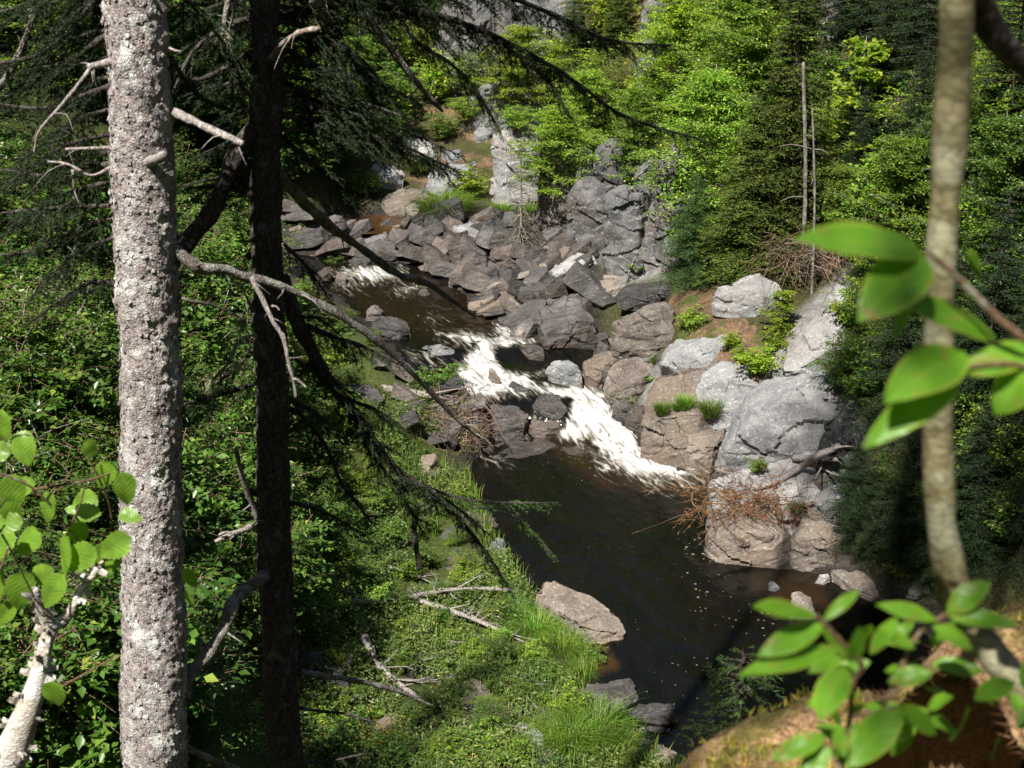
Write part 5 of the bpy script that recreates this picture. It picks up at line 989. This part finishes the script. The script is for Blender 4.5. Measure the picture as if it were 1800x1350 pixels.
for pts, w0, w1, side in [
 ([(200,-40,5.6),(150,20,5.7),(80,90,5.8),(0,110,5.9),(-60,100,6)], 12, 4, .30), ([(190,60,5.6),(120,110,5.8),(60,140,6),(-40,190,6)], 12, 4, .30), ([(195,150,5.6),(140,170,5.7),(70,190,5.8),(-20,180,5.9)], 10, 4, .26),
 ([(205,290,5.65),(150,290,5.8),(90,310,6),(0,300,6.1),(-40,330,6.2)], 10, 4, .26), ([(210,380,5.7),(140,400,5.8),(60,440,6),(-20,450,6)], 9, 4, .22), ([(215,500,5.7),(150,500,5.9),(60,560,6)], 9, 4, .2), ([(300,-20,5.65),(360,30,5.8),(410,110,5.9),(430,170,6)], 10, 4, .26),
 ([(300,100,5.65),(340,160,5.8),(390,190,5.9)], 9, 4, .22), ([(205,-60,5.6),(120,-30,5.8),(40,10,5.9),(-50,30,6)], 12, 4, .30)]:
    Sd += 1; bough(T1, pts, w0, w1, side, 300+Sd, start=.1)
rb = random.Random(8)
for i in range(15):
    x0, y0 = 475, -110+24*i*1.0; dx = rb.uniform(90, 330); dy = rb.uniform(10, 90)+dx*.12
    Sd += 1; bough(T2, [(x0, y0, 6.4), (x0+dx*.35, y0+dy*.15, 6.5), (x0+dx*.75, y0+dy*.6, 6.6), (x0+dx, y0+dy, 6.6+rb.uniform(-.2, .5))], 9, 3, .3, 300+Sd, start=.12)
for i in range(9):
    y0 = -120+52*i+rb.uniform(-12, 12); dx = rb.uniform(70, 150); dy = rb.uniform(15, 60)
    Sd += 1; bough(T2, [(460, y0, 6.4), (460-dx*.5, y0+dy*.3, 6.5), (460-dx, y0+dy, 6.6)], 8, 3, .26, 300+Sd, start=.1)
for i in range(13):
    y0 = -120+44*i+rb.uniform(-12, 12); dx = rb.uniform(110, 260); dy = rb.uniform(20, 110)
    Sd += 1; bough(T1, [(205, y0, 5.65), (205-dx*.5, y0+dy*.3, 5.8), (205-dx, y0+dy, 6.0)], 8, 3, .28, 300+Sd, start=.15)
for pts in ([(505,620,6.45),(560,660,6.6),(620,690,6.7)], [(508,700,6.45),(560,730,6.5),(610,790,6.6)], [(600,700,6.7),(660,720,6.8),(720,760,6.9)], [(640,780,6.8),(700,860,6.9),(740,930,7.0)], [(760,865,6.95),(800,890,7.1),(860,940,7.2)], [(500,430,6.4),(540,470,6.5),(575,520,6.5)], [(505,560,6.45),(560,560,6.5),(610,600,6.6)]):
    Sd += 1; bough(T2, pts, 8, 3, .24, 300+Sd, start=.05)
# high crown boughs above the frame
rr = random.Random(21)
def crown(e, x0, y0, zs, Rr): 
    w_, l_ = conifer(zs[1]-zs[0]+.2, Rr, 150+int(y0*3), whorl=.34, L=.14, nw=.035, dens=.75, cb=.02, sub=.4); tr = Matrix.Translation((x0, y0, zs[0]))
    for nm, me, in (('crown', l_.mesh('crown', [M['needle']])), ('crown_branches', w_.mesh('crown_branches', [M['barkshade']], True))): me.transform(tr); sub(e, nm, me)
crown(T1, p1[-1, 0], Y1, (15, 27.5), 1.9); crown(T2, p2[-1, 0], Y2, (12.6, 24), 1.6)
# lichen beards
for e, (x, y, yy, l) in zip([T2]*4, [(424,560,5.85,.10), (370,675,6.1,.05), (395,62,6.3,.07), (416,640,6.1,.04)]):
    o = atY(x, y, yy); n = 220; r_ = np.random.default_rng(int(x)); mb = MB(); B = o+r_.normal(0, .012, (n, 3)); mb.needles(B, r_.normal(0, .28, (n, 3))+np.array([0, 0, -1.]), l*r_.uniform(.4, 1.2, n), .0022, r_)
    q = sub(e, 'lichen_beard', mb.mesh('lichen_beard', [leaf_mat('pale_lichen', (.28, .32, .16), (.36, .40, .22), (.45, .48, .30), .2, .8, .1)]))
# free hanging branch at the left edge belongs to a spruce standing outside
TL = empty('spruce_tree', (-3.3, 6.2, gz(-3.3, 6.2)), 'spruce at the left edge whose lichened dead branch hangs into the top left corner', 'spruce')
tp = MB(); q = np.column_stack([np.full(30, -3.35), np.full(30, 6.2), np.linspace(gz(-3.3, 6.2)-.3, 33, 30)]); tp.tube(q, np.linspace(.14, .03, 30), 14, 3, .08); sub(TL, 'trunk', tp.mesh('trunk', [M['barkshade']], True))
crown(TL, -3.35, 6.2, (26.5, 33), 1.5)
limb(TL, [(-60,-30,6.1),(40,-20,6.0),(64,0,5.9),(50,52,5.9),(32,98,5.9),(20,122,5.9),(-4,156,5.9),(-30,190,5.9)], 13, 10, 'branch', 9, .35, None, 77, 8)
# ------------------------------------------------------------------ big leaves
def bigleaf_mat(name, c, edge, tr=.4, spot=(.45, .42, .05), sa=.5):
    m, n, out = newmat(name); at = nd(n, 'ShaderNodeAttribute', attribute_name='rib').outputs['Fac']; vn_ = nd(n, 'ShaderNodeAttribute', attribute_name='vein').outputs['Fac']; v = coords(n, kind='Position')
    col = mixc(n, ramp(n, at, [(0, g3(.55)), (.05, g3(.0)), (.80, g3(0)), (1, g3(.7))]), c, edge)
    col = mixc(n, ramp(n, noise(n, v, 60, 4, .6), [(.6, g3(0)), (.7, g3(sa))]), col, spot); col = mixc(n, ramp(n, vn_, [(.0, g3(.35)), (.16, g3(0))]), col, tuple(min(1, x*1.7) for x in c))
    col = mixc(n, 1.0, col, ramp(n, noise(n, v, 25, 3, .5), [(.3, g3(.75)), (.7, g3(1.25))]), 'MULTIPLY')
    bs = nd(n, 'ShaderNodeBsdfPrincipled', i_Roughness=.38); lk(n, col, bs.inputs['Base Color']); tb = nd(n, 'ShaderNodeBsdfTranslucent'); lk(n, mixc(n, 1.0, col, (1.3, 1.5, .3), 'MULTIPLY'), tb.inputs[0])
    bp = nd(n, 'ShaderNodeBump', i_Strength=.4, i_Distance=.002); lk(n, vn_, bp.inputs['Height']); lk(n, bp.outputs[0], bs.inputs['Normal'])
    mx = nd(n, 'ShaderNodeMixShader'); mx.inputs[0].default_value = tr; lk(n, bs.outputs[0], mx.inputs[1]); lk(n, tb.outputs[0], mx.inputs[2]); lk(n, mx.outputs[0], out.inputs[0]); return m
M['bl'] = bigleaf_mat('broad_glossy_leaf', (.13, .30, .02), (.38, .44, .05), .42, (.30, .20, .05), .85); M['birchleaf'] = bigleaf_mat('birch_leaf', (.20, .36, .04), (.30, .42, .07), .45, (.2, .3, .05), .1)
def bigleaf(e, base, tip, wpx, mat, name='leaf', up=(0, -.35, 1), curl=.12, cup=.18, serr=0, ovate=.42, seed=0):
    b = atY(*base); t = atY(*tip); d = t-b; L = np.linalg.norm(d); d = d/L; yy = (base[2]+tip[2])/2; w2 = wpx/F*yy*1.08/2
    s = np.cross(d, np.array(up, float)); s /= np.linalg.norm(s); nn = np.cross(s, d); nu, nv = 17, 9; V = []; rib = []; ve = []
    for i in range(nu):
        x = i/(nu-1); pr = (math.sin(math.pi*x**(math.log(.5)/math.log(ovate))))**.75*(1-.12*x) if 0 < x < 1 else 0
        if x > .86: pr *= 1-((x-.86)/.14)**2*.5
        for j in range(nv):
            y = (j/(nv-1)*2-1); ww = y*w2*pr*(1+(serr*.07*math.sin(i*3.1+2) if abs(y) == 1 else 0)); p = b+d*L*x+s*ww+nn*(cup*abs(ww)-curl*L*(x-.35)**2+.012*L*math.sin(x*9+y*2+seed)); V.append(p); rib.append(abs(y)); ve.append(abs(((x*9-abs(y)*1.6) % 1)-.5)*2)
    i = np.arange((nu-1)*(nv-1)); r = i//(nv-1); c = i % (nv-1); Q = np.stack([r*nv+c, r*nv+c+1, (r+1)*nv+c+1, (r+1)*nv+c], 1)
    return sub(e, name, meshof(name, V, None, Q, [M[mat]], True, None, {'rib': rib, 'vein': ve}))
# birch at the lower left
BT = empty('birch_tree', (atY(-60, 1500, 3.4)[0], 3.4, gz(-1.4, 3.4)), 'leaning birch with peeling white bark and a forked broken top at the lower left corner', 'birch')
def tubepart(e, name, pts, ws, mat, k=14, rough=.12, seed=1, peel=0, n=None):
    P = pxpath(pts, n or len(pts)*9); y = np.array([p[2] for p in pts]); w_ = np.interp(np.linspace(0, 1, len(P)), np.linspace(0, 1, len(ws)), ws); mb = MB(); R = w_/2/F*np.interp(np.linspace(0, 1, len(P)), np.linspace(0, 1, len(y)), y)*1.08
    mb.tube(P, R, k, seed, rough); r = np.random.default_rng(seed)
    for i in range(peel):
        j = r.integers(2, len(P)-2); t = P[j+1]-P[j]; t /= np.linalg.norm(t); a = r.normal(0, 1, 3); a -= a@t*t; a /= np.linalg.norm(a); b2 = np.cross(t, a); o = P[j]+a*R[j]; s = r.uniform(.006, .022)
        mb.add([o-t*s*.5, o+t*s*.5, o+t*s*.6+b2*s*.7+a*s*.5, o-t*s*.4+b2*s*.8+a*s*.5, o-t*s*.2+b2*s*.9+a*s*1.1, o+t*s*.5+b2*s*.8+a*s*1.1], None, [(0, 1, 2, 3), (3, 2, 5, 4)])
    return sub(e, name, mb.mesh(name, [M[mat]], True))
tubepart(BT, 'trunk', [(-90,1500,3.4),(-20,1400,3.4),(22,1320,3.4),(48,1250,3.4),(66,1195,3.42),(78,1140,3.45),(92,1100,3.47)], [88, 80, 70, 50, 36, 27, 26], 'birch', 20, .15, 4, 90)
tubepart(BT, 'limb', [(92,1102,3.47),(78,1080,3.46),(68,1055,3.44),(62,1035,3.42)], [28, 24, 20, 14], 'birch', 12, .2, 5, 30)
tubepart(BT, 'limb', [(92,1102,3.47),(118,1085,3.5),(130,1060,3.52),(148,1030,3.55),(165,1008,3.58),(182,985,3.6)], [24, 20, 17, 14, 11, 7], 'birch', 12, .15, 6, 14)
tubepart(BT, 'limb', [(152,1024,3.55),(130,1010,3.54),(105,1010,3.52),(82,1020,3.5)], [7, 6, 4, 3], 'birch', 8, .15, 7)
for pts in ([(-20,900,3.3),(15,960,3.35),(60,1050,3.42)], [(-30,820,3.3),(60,860,3.35),(120,930,3.4),(175,1000,3.5)], [(60,860,3.35),(150,845,3.4),(200,830,3.45)], [(182,985,3.6),(195,930,3.5),(190,880,3.45),(150,790,3.4)], [(85,1220,3.4),(130,1195,3.45),(210,1150,3.5)], [(15,960,3.35),(0,1000,3.3),(-20,1020,3.3)], [(120,930,3.4),(140,890,3.4),(150,850,3.4)]):
    tubepart(BT, 'twig', pts, [5, 3], 'twig', 6, .1, 8)
for i, (x, y, l, a, w_) in enumerate([(38,765,48,80,40),(15,835,55,75,44),(92,868,46,105,36),(148,858,58,95,42),(192,812,44,110,34),(146,778,30,40,28),(20,930,60,120,44),(2,720,52,85,40),(205,955,62,125,50),(136,915,42,85,32),(120,945,60,100,48),(72,990,42,80,34),(38,1005,60,95,48),(92,1198,40,80,42),(0,990,60,95,40),(215,830,52,80,36),(62,850,60,160,34),(178,905,56,190,30),(40,915,70,170,34),(170,870,44,150,36),(230,945,56,150,44),(18,800,40,200,34),(210,900,36,20,26),(10,880,46,60,36),(70,935,50,140,40),(-10,950,55,100,44),(110,1010,60,120,40),(25,1060,46,130,30),(325,1000,34,60,24),(328,1040,30,70,22),(60,770,46,170,30),(165,960,58,140,44)]):
    y3 = 3.3+.3*((i*.618) % 1); an = math.radians(a); l *= 1.2; w_ *= 1.2; bx, by = x, y; tx, ty = x+l*math.cos(an), y+l*math.sin(an)
    bigleaf(BT, (bx, by, y3), (tx, ty, y3-.02+.05*((i*.37) % 1)), w_, 'birchleaf', up=(math.sin(i*1.7)*.5, -.8-.3*math.cos(i), .7), curl=.2, cup=.1+.1*math.sin(i), serr=1, ovate=.36, seed=i)
# blurred sapling at the right and the broad-leaved shrub at its foot
SP = empty('sapling', (.62, 1.4, 10.6), 'blurred olive barked sapling stem right in front of the lens, bending at its foot', 'sapling')
tubepart(SP, 'trunk', [(1690,-90,1.35),(1684,0,1.33),(1676,150,1.32),(1662,330,1.31),(1654,480,1.3),(1650,620,1.3),(1648,750,1.3),(1652,880,1.3),(1664,980,1.3),(1684,1060,1.3),(1722,1120,1.28),(1775,1190,1.26),(1830,1270,1.24)], [56, 58, 56, 52, 50, 52, 52, 56, 58, 60, 60, 58, 62], 'stem', 22, .12, 9, n=90)
tubepart(SP, 'branch', [(1700,-40,1.33),(1728,20,1.36),(1756,70,1.38),(1790,105,1.4),(1850,150,1.42)], [46, 42, 40, 38, 36], 'barkshade', 14, .2, 10)
HB = empty('huckleberry_shrub', (.5, 1.1, 10.9), 'blurred low shrub with broad oval leaves on the mossy knoll at the bottom right', 'shrub')
US = empty('leafy_branch', (1.0, 1.05, 11.7), 'blurred twig with large glossy oval leaves crossing the sapling stem from the right edge', 'branch')
tubepart(US, 'twig', [(1880,650,1.0),(1800,595,1.0),(1755,560,1.0),(1715,520,1.0),(1670,475,1.0),(1628,442,1.0)], [15, 14, 13, 11, 10, 8], 'twig', 8, .1, 11)
tubepart(US, 'twig', [(1860,660,1.0),(1780,640,1.0),(1700,645,1.0),(1672,655,1.0)], [10, 9, 8, 7], 'twig', 8, .1, 12)
for i, (b, t, w_) in enumerate([((1622,440,1.0),(1400,408,.97),92),((1626,448,1.0),(1512,560,.95),104),((1605,534,1.0),(1758,590,1.02),78),((1694,615,1.0),(1556,700,.95),104),((1684,662,1.0),(1518,782,.96),72),((1690,655,1.0),(1850,600,1.02),70),((1820,640,1.0),(1745,728,1.0),84),((1700,440,1.6),(1728,492,1.6),40),((1620,460,1.0),(1560,605,1.04),60),((1640,650,1.0),(1690,700,1.04),50),((1850,600,1.0),(2000,520,1.0),90),((1860,640,1.0),(2010,690,1.0),90),((1840,560,1.0),(1930,430,1.0),80),((1900,620,1.0),(2060,610,1.0),90),((1880,660,1.0),(1960,800,1.0),90),((1850,480,1.0),(1990,380,1.0),80),((1870,700,1.0),(1840,820,1.0),80)]):  # leaves past the right edge are unseen, added to shade the knoll
    bigleaf(US, b, t, w_, 'bl', up=(.25*math.sin(i*2), -.55, 1), curl=.15, cup=.12, seed=i)
for pts, ws in (([(1460,1420,1.0),(1490,1290,1.02),(1500,1200,1.03),(1515,1170,1.03),(1475,1125,1.03),(1436,1082,1.03)], [14, 12, 12, 11, 10, 8]), ([(1500,1330,1.05),(1560,1230,1.05),(1610,1120,1.08),(1665,1078,1.08)], [12, 10, 9, 7]), ([(1500,1340,1.0),(1440,1300,1.0)], [9, 6]), ([(1492,1262,1.02),(1580,1240,1.03)], [8, 6])):
    tubepart(HB, 'stem', pts, ws, 'twig', 8, .1, 13)
for i, (b, t, w_) in enumerate([((1436,1082,1.03),(1325,1062,1.0),48),((1450,1096,1.03),(1332,1152,1.0),54),((1486,1136,1.03),(1298,1182,.99),56),((1448,1090,1.03),(1512,1034,1.05),26),((1498,1165,1.03),(1512,1105,1.02),40),((1540,1108,1.06),(1612,1138,1.06),36),((1664,1076,1.08),(1740,1022,1.08),52),((1664,1080,1.08),(1790,1096,1.06),44),((1650,1090,1.08),(1540,1060,1.08),40),((1640,1100,1.07),(1712,1140,1.06),46),((1485,1170,1.03),(1440,1262,.98),70),((1452,1292,1.0),(1358,1332,.98),50),((1470,1280,1.0),(1486,1330,.98),38),((1500,1270,1.01),(1520,1320,1.0),36),((1585,1238,1.03),(1488,1350,.98),76),((1460,1310,1.0),(1400,1380,.98),50),((1580,1240,1.03),(1650,1290,1.03),50),((1560,1200,1.05),(1640,1180,1.05),46),((1500,1200,1.03),(1420,1240,1.0),40),((1530,1150,1.04),(1580,1080,1.08),34)]):
    bigleaf(HB, b, t, w_, 'bl', up=(.3*math.sin(i*2.3), -.45, 1), curl=.12, cup=.14, ovate=.5, seed=i)
# mossy knoll at the bottom right
def knoll_mat():
    m, n, out = newmat('mossy_needle_litter'); v = coords(n, kind='Position'); a = noise(n, v, 9, 5, .65, .4); b = noise(n, v, 120, 4, .75)
    lit = ramp(n, b, [(.3, (.15, .07, .03)), (.5, (.42, .25, .12)), (.7, (.60, .42, .25))]); mo = ramp(n, b, [(.3, (.05, .045, .01)), (.5, (.14, .12, .02)), (.7, (.28, .22, .05))])
    col = mixc(n, ramp(n, a, [(.48, g3(0)), (.58, g3(1))]), lit, mo); bs = nd(n, 'ShaderNodeBsdfPrincipled', i_Roughness=.9); lk(n, col, bs.inputs['Base Color']); bp = nd(n, 'ShaderNodeBump', i_Strength=.8, i_Distance=.01); lk(n, b, bp.inputs['Height']); lk(n, bp.outputs[0], bs.inputs['Normal']); lk(n, bs.outputs[0], out.inputs[0]); return m
ou = np.array([(1100,1420),(1180,1362),(1250,1300),(1330,1262),(1420,1225),(1500,1195),(1580,1175),(1640,1110),(1700,1062),(1760,1048),(1830,1035),(1950,1020)], float)
HOL = np.array([(1560,1245),(1620,1185),(1680,1165),(1740,1215),(1800,1290),(1960,1330),(1960,1750),(1560,1750),(1500,1400),(1490,1330)], float)
nu, nv = 170, 110; px = np.linspace(1100, 1950, nu); top = np.interp(px, ou[:, 0], ou[:, 1])+32+np.clip((px-1560)/90, 0, 1)*32; V = []
for j in range(nv):
    f = j/(nv-1)
    if f < .15: g = f/.15; Yk = 2.1-.2*g; P = atY(px, top+0, np.full(nu, 1.9)); P[:, 1] += .5*(1-g); P[:, 2] -= 2.2*(1-g)**2
    else:
        g = (f-.15)/.85; pyy = top+(1700-top)*g; mk = np.clip(-sdist(np.stack([px, pyy], -1), HOL)/28, 0, 1); P = atY(px, pyy, (1.9-.95*g)*(1+.75*mk*mk*(3-2*mk)))
    V.append(P)
V = np.array(V); V[..., 2] += fbm(V, 6, 4, 70)*.035+fbm(V, 25, 3, 71)*.010; i = np.arange((nu-1)*(nv-1)); r = i//(nu-1); c = i % (nu-1)
Qk = np.stack([r*nu+c, (r+1)*nu+c, (r+1)*nu+c+1, r*nu+c+1], 1)
rl = random.Random(12)
for i in range(34):
    x, y = rl.uniform(1470, 1800), rl.uniform(1080, 1345); yy = rl.uniform(1.08, 1.3); a = rl.uniform(2.4, 5.6) if rl.random() < .7 else rl.uniform(0, 6.28); l = rl.uniform(50, 100)
    bigleaf(HB, (x, y, yy), (x+l*math.cos(a), y+l*.7*math.sin(a), yy+rl.uniform(-.04, .04)), l*rl.uniform(.4, .55), 'bl', up=(rl.uniform(-.5, .5), -.5, 1), curl=.14, cup=.14, ovate=.5, seed=i)
kn = tag(obj('mossy_knoll', meshof('mossy_knoll', V.reshape(-1, 3), None, Qk, [knoll_mat()], True)), 'blurred knoll of moss and orange needle litter at the bottom right corner', 'mossy ground')
n = 22000; r_ = np.random.default_rng(5); sel = r_.integers(12*nu, nv*nu, n); B = V.reshape(-1, 3)[sel]+r_.normal(0, .004, (n, 3)); mm = fbm(B, 9, 3, 90)-.15; mb = MB(); k_ = mm > 0; mb.needles(B[k_], r_.normal(0, .5, (k_.sum(), 3))+np.array([0, 0, 1.]), .017, .004, r_); mb2 = MB(); mb2.needles(B[~k_], r_.normal(0, 1, ((~k_).sum(), 3))*np.array([1, 1, .3]), .022, .0016, r_)
mo = obj('moss', mb.mesh('moss', [leaf_mat('moss_tips', (.16, .17, .02), (.26, .26, .03), (.42, .38, .08), .2, .7, .1)]), kn); mo['kind'] = 'stuff'; li = obj('needle_litter', mb2.mesh('needle_litter', [M['rustneedle']]), kn); li['kind'] = 'stuff'
# spruce seedling top in front of the pool
w_, l_ = conifer(.95, .24, 171, whorl=.05, L=.022, nw=.005, dens=1.6, droop=-.25, sub=.5, per=4); q = atY(1290, 1410, 4.0)
Kind('spruce_seedling', [('trunk', w_.mesh('trunk', [M['barkshade']], True)), ('needles', l_.mesh('needles', [M['fir']]))]).put((q[0], q[1], q[2]-.35), 'top of a small dark spruce seedling in front of the pool, lower right', 'spruce')
# ------------------------------------------------------------------ dead wood in the gorge
def deadwood(name, lab, pts, w0, w1, mat='silver', cat='branch', lift=.0, twigs=6, subs=(), seed=0, tl=.5):
    a = np.array([hit(p[0], p[1]) for p in pts]); ym = np.minimum.accumulate(a[::-1, 1])[::-1]
    W = np.array([atY(p[0], p[1], h[1]-lift/.45-(p[2] if len(p) > 2 else 0)) for p, h in zip(pts, a)]); e = empty(name, W[0], lab, cat); d = np.linalg.norm(W[0]-np.array([0, 0, CAMZ])); P = spline(W, len(pts)*6); mb = MB(); R = np.linspace(w0, w1, len(P))/2/F*d; mb.tube(P, R, 8, seed, .3); sub(e, 'stem', mb.mesh('stem', [M[mat]], True)); r = np.random.default_rng(seed)
    for i in range(twigs):
        j = r.integers(len(P)//4, len(P)-1); dd = (P[min(j+1, len(P)-1)]-P[j-1]); dd /= np.linalg.norm(dd); dr = dd+r.normal(0, .8, 3); dr[2] = abs(dr[2])*.6; l = tl*r.uniform(.4, 1); mb = MB(); q = spline([P[j], P[j]+dr*l*.5+r.normal(0, .03, 3), P[j]+dr*l], 7); mb.tube(q, np.linspace(R[j]*.5, .003, 7), 5, i, .2)
        for k in range(3): z = q[r.integers(2, 6)]; mb.tube(spline([z, z+(dr+r.normal(0, .8, 3))*l*.25], 3), [.004, .003, .002], 3)
        sub(e, 'twig', mb.mesh('twig', [M[mat]], True))
    return e
deadwood('fallen_branch', 'long white fallen branch arching over the grassy bank to the large tan boulder', [(615,1058,.3),(680,1056,.4),(735,1046,.5),(800,1036,.5),(880,1036,.4),(940,1048,.1)], 11, 6, 'silver', seed=1)
deadwood('fallen_branch', 'white fallen branch slanting down across the middle of the grassy bank', [(738,1056,.5),(800,1076,.4),(860,1100,.3),(930,1132,.2)], 10, 5, 'silver', seed=2)
deadwood('fallen_branch', 'white dead stem crossing the left part of the grassy bank from upper left', [(640,1118,.5),(660,1160,.4),(700,1200,.3),(742,1232,.2)], 12, 7, 'silver', seed=3)
deadwood('fallen_branch', 'thin pale twigs lying low on the bank above the long grass', [(915,1215,.2),(940,1240,.2),(985,1280,.1)], 5, 3, 'silver', seed=4, tl=.3)
deadwood('fallen_log', 'grey fallen log on the left shore behind the dead twig pile', [(672,682,.1),(720,690,.2),(790,700,.2),(860,712,.1)], 14, 8, 'drift', 'log', seed=5)
deadwood('driftwood', 'pale forked driftwood lying against the shaded boulder at the ledge foot', [(1325,860,.1),(1370,845,.2),(1410,820,.3),(1440,800,.3),(1475,785,.3)], 8, 15, 'silver', 'driftwood', seed=6, twigs=5, tl=.6)
deadwood('driftwood', 'second stouter pale driftwood arm beside the forked one', [(1395,805,.2),(1430,806,.3),(1470,808,.3)], 12, 9, 'silver', 'driftwood', seed=7, twigs=3)
deadwood('fallen_branch', 'small weathered twig floating on the pool below the green hanging spruce tip', [(965,992),(985,994),(1000,992)], 5, 2, 'drift', seed=8, twigs=2, tl=.2)
for i in range(9):
    x = rv.uniform(560, 960); y = rv.uniform(950, 1320); dx = rv.uniform(30, 110); dy = rv.uniform(-20, 60)
    deadwood('dead_twig', 'thin bleached dead twig lying in the weeds of the left bank', [(x, y, .15), (x+dx*.5, y+dy*.4, .25), (x+dx, y+dy, .1)], 5, 2.5, 'silver', 'dead twig', seed=60+i, twigs=4, tl=.3)['group'] = 'bleached dead twigs in the weeds of the left bank'
rs_ = random.Random(9)
for i in range(14):
    x = rs_.choice([rs_.uniform(0, 200), rs_.uniform(330, 445), rs_.uniform(60, 240)]); y = rs_.uniform(560, 1000); h_ = rs_.uniform(80, 190); dx = rs_.uniform(-40, 60)
    p = hit(x, y); q = atY(x, y, p[1]-1.1); t1 = atY(x+dx*.4, y-h_*.5, p[1]-1.2); t2 = atY(x+dx, y-h_, p[1]-1.1); e = empty('bare_stem', q, 'pale bare stem standing in the left thicket among the leafy shrubs', 'dead stem', 'pale bare stems in the left thicket'); mb = MB(); P = spline([q-np.array([0, 0, 1.2]), q, t1, t2], 18); mb.tube(P, np.linspace(.018, .005, 18), 6, i, .2)
    for k in range(5): z = P[6+2*k]; mb.tube(spline([z, z+np.array([rs_.gauss(0, .12), rs_.gauss(0, .1), .12]), z+np.array([rs_.gauss(0, .2), 0, .25])], 4), np.linspace(.007, .002, 4), 4)
    sub(e, 'stem', mb.mesh('stem', [M['silver']], True))
def brush(name, lab, cx, cy, rx, rz, n, mat, L, seed, hang=0.0, cat='dead twigs', up=.5, yo=0, fill=0):
    h = hit(cx, cy); c = atY(cx, cy, h[1]-yo); r = np.random.default_rng(seed); mb = MB(); NP = []; ND = []
    for i in range(n):
        o = c+np.array([r.normal()*rx, r.normal()*rx*.6, abs(r.normal())*rz]); d = r.normal(0, 1, 3); d[2] = d[2]*up-hang; d /= np.linalg.norm(d); l = L*r.uniform(.4, 1.2); q = spline([o, o+d*l*.5+r.normal(0, .08*L, 3), o+d*l+r.normal(0, .12*L, 3)], 6); mb.tube(q, np.linspace(.009, .003, 6), 3, cap=False)
        for k in range(4): z = q[r.integers(1, 6)]; e2 = d+r.normal(0, .8, 3); mb.tube(np.array([z, z+e2*l*.3]), [.004, .002], 3, cap=False); NP.append(z+e2*l*.3*r.uniform(0, 1, (fill+1, 1))); ND.append(e2+r.normal(0, .6, (fill+1, 3)))
    e = empty(name, c, lab, cat); sub(e, 'twigs', mb.mesh('twigs', [M[mat]], True))
    if fill: m2 = MB(); m2.needles(np.concatenate(NP), np.concatenate(ND), .06, .008, r); sub(e, 'needles', m2.mesh('needles', [M['rustneedle' if mat != 'deadneedle' else 'deadneedle']]))
    return e
brush('twig_pile', 'tangled pile of brown dead twigs on the left shore beside the lower rapids', 785, 775, .42, .35, 130, 'deadneedle', .8, 11)
brush('twig_pile', 'dense nest of brown twigs lodged behind the double humped dark boulder', 815, 725, .30, .2, 70, 'deadneedle', .4, 12)
brush('dead_conifer_top', 'rust coloured dead conifer branches drooping into the pool at the ledge foot', 1275, 885, .45, .18, 90, 'rustneedle', .7, 13, .15, up=.3, fill=10)
brush('dead_conifer_top', 'rusty brown needle covered twigs under the driftwood', 1360, 885, .4, .15, 70, 'rustneedle', .5, 14, 0, up=.3, fill=10)
brush('dead_bush', 'pale brown dead bush hanging over the rock edge above the steep grey slab', 1420, 455, .42, .25, 170, 'deadneedle', .8, 15, .6, fill=3, yo=1.3)
brush('dead_bush', 'small bare twigs sticking out on the dark right shore left of the stem', 1590, 925, .2, .1, 14, 'silver', .45, 16)
# dead spruce sapling and grey trunks by the cliff
h = hit(915, 455); w_, l_ = conifer(3.1, .55, 180, whorl=.16, L=.09, nw=.02, dens=.5, droop=.9, cb=.15, sub=.3)
Kind('spruce_sapling', [('trunk', w_.mesh('trunk', [M['drift']], True)), ('crown', l_.mesh('crown', [M['cedar']]))]).put((h[0], h[1], h[2]), 'thin half dead spruce sapling with drooping brownish sprays in front of the rock pillar', 'spruce', None, 1.0, 0)
for x, y0_, y1_, wd, lb in [(1408,500,110,8,'straight grey trunk with peeling strips, the thicker of the pair by the dark evergreen'),(1424,520,190,5,'thin grey trunk just right of the thicker straight one'),(1600,300,232,26,'pale broken tree stump standing among green leaves left of the blurred stem')]:
    h = hit(x, y0_); t = atY(x+4, y1_, h[1]-.2); e = empty('dead_tree', h, lb, 'dead tree'); P = spline([h-np.array([0, .2, .2]), (h+t)/2+np.array([.05, -.1, 0]), t], 20); d = np.linalg.norm(h); mb = MB(); mb.tube(P, np.linspace(wd, wd*.6, 20)/2/F*d*1.1, 10, int(x), .35); sub(e, 'trunk', mb.mesh('trunk', [M['branch' if wd < 20 else 'silver']], True))
    if wd > 20: continue
    r = np.random.default_rng(int(x))
    for i in range(7):
        j = r.integers(3, 18); d3 = r.normal(0, 1, 3)*np.array([1, .5, .3]); mb = MB(); mb.tube(spline([P[j], P[j]+d3*.2, P[j]+d3*.35+np.array([0, 0, -.1])], 6), np.linspace(.012, .004, 6), 4); sub(e, 'branch', mb.mesh('branch', [M['drift']], True))
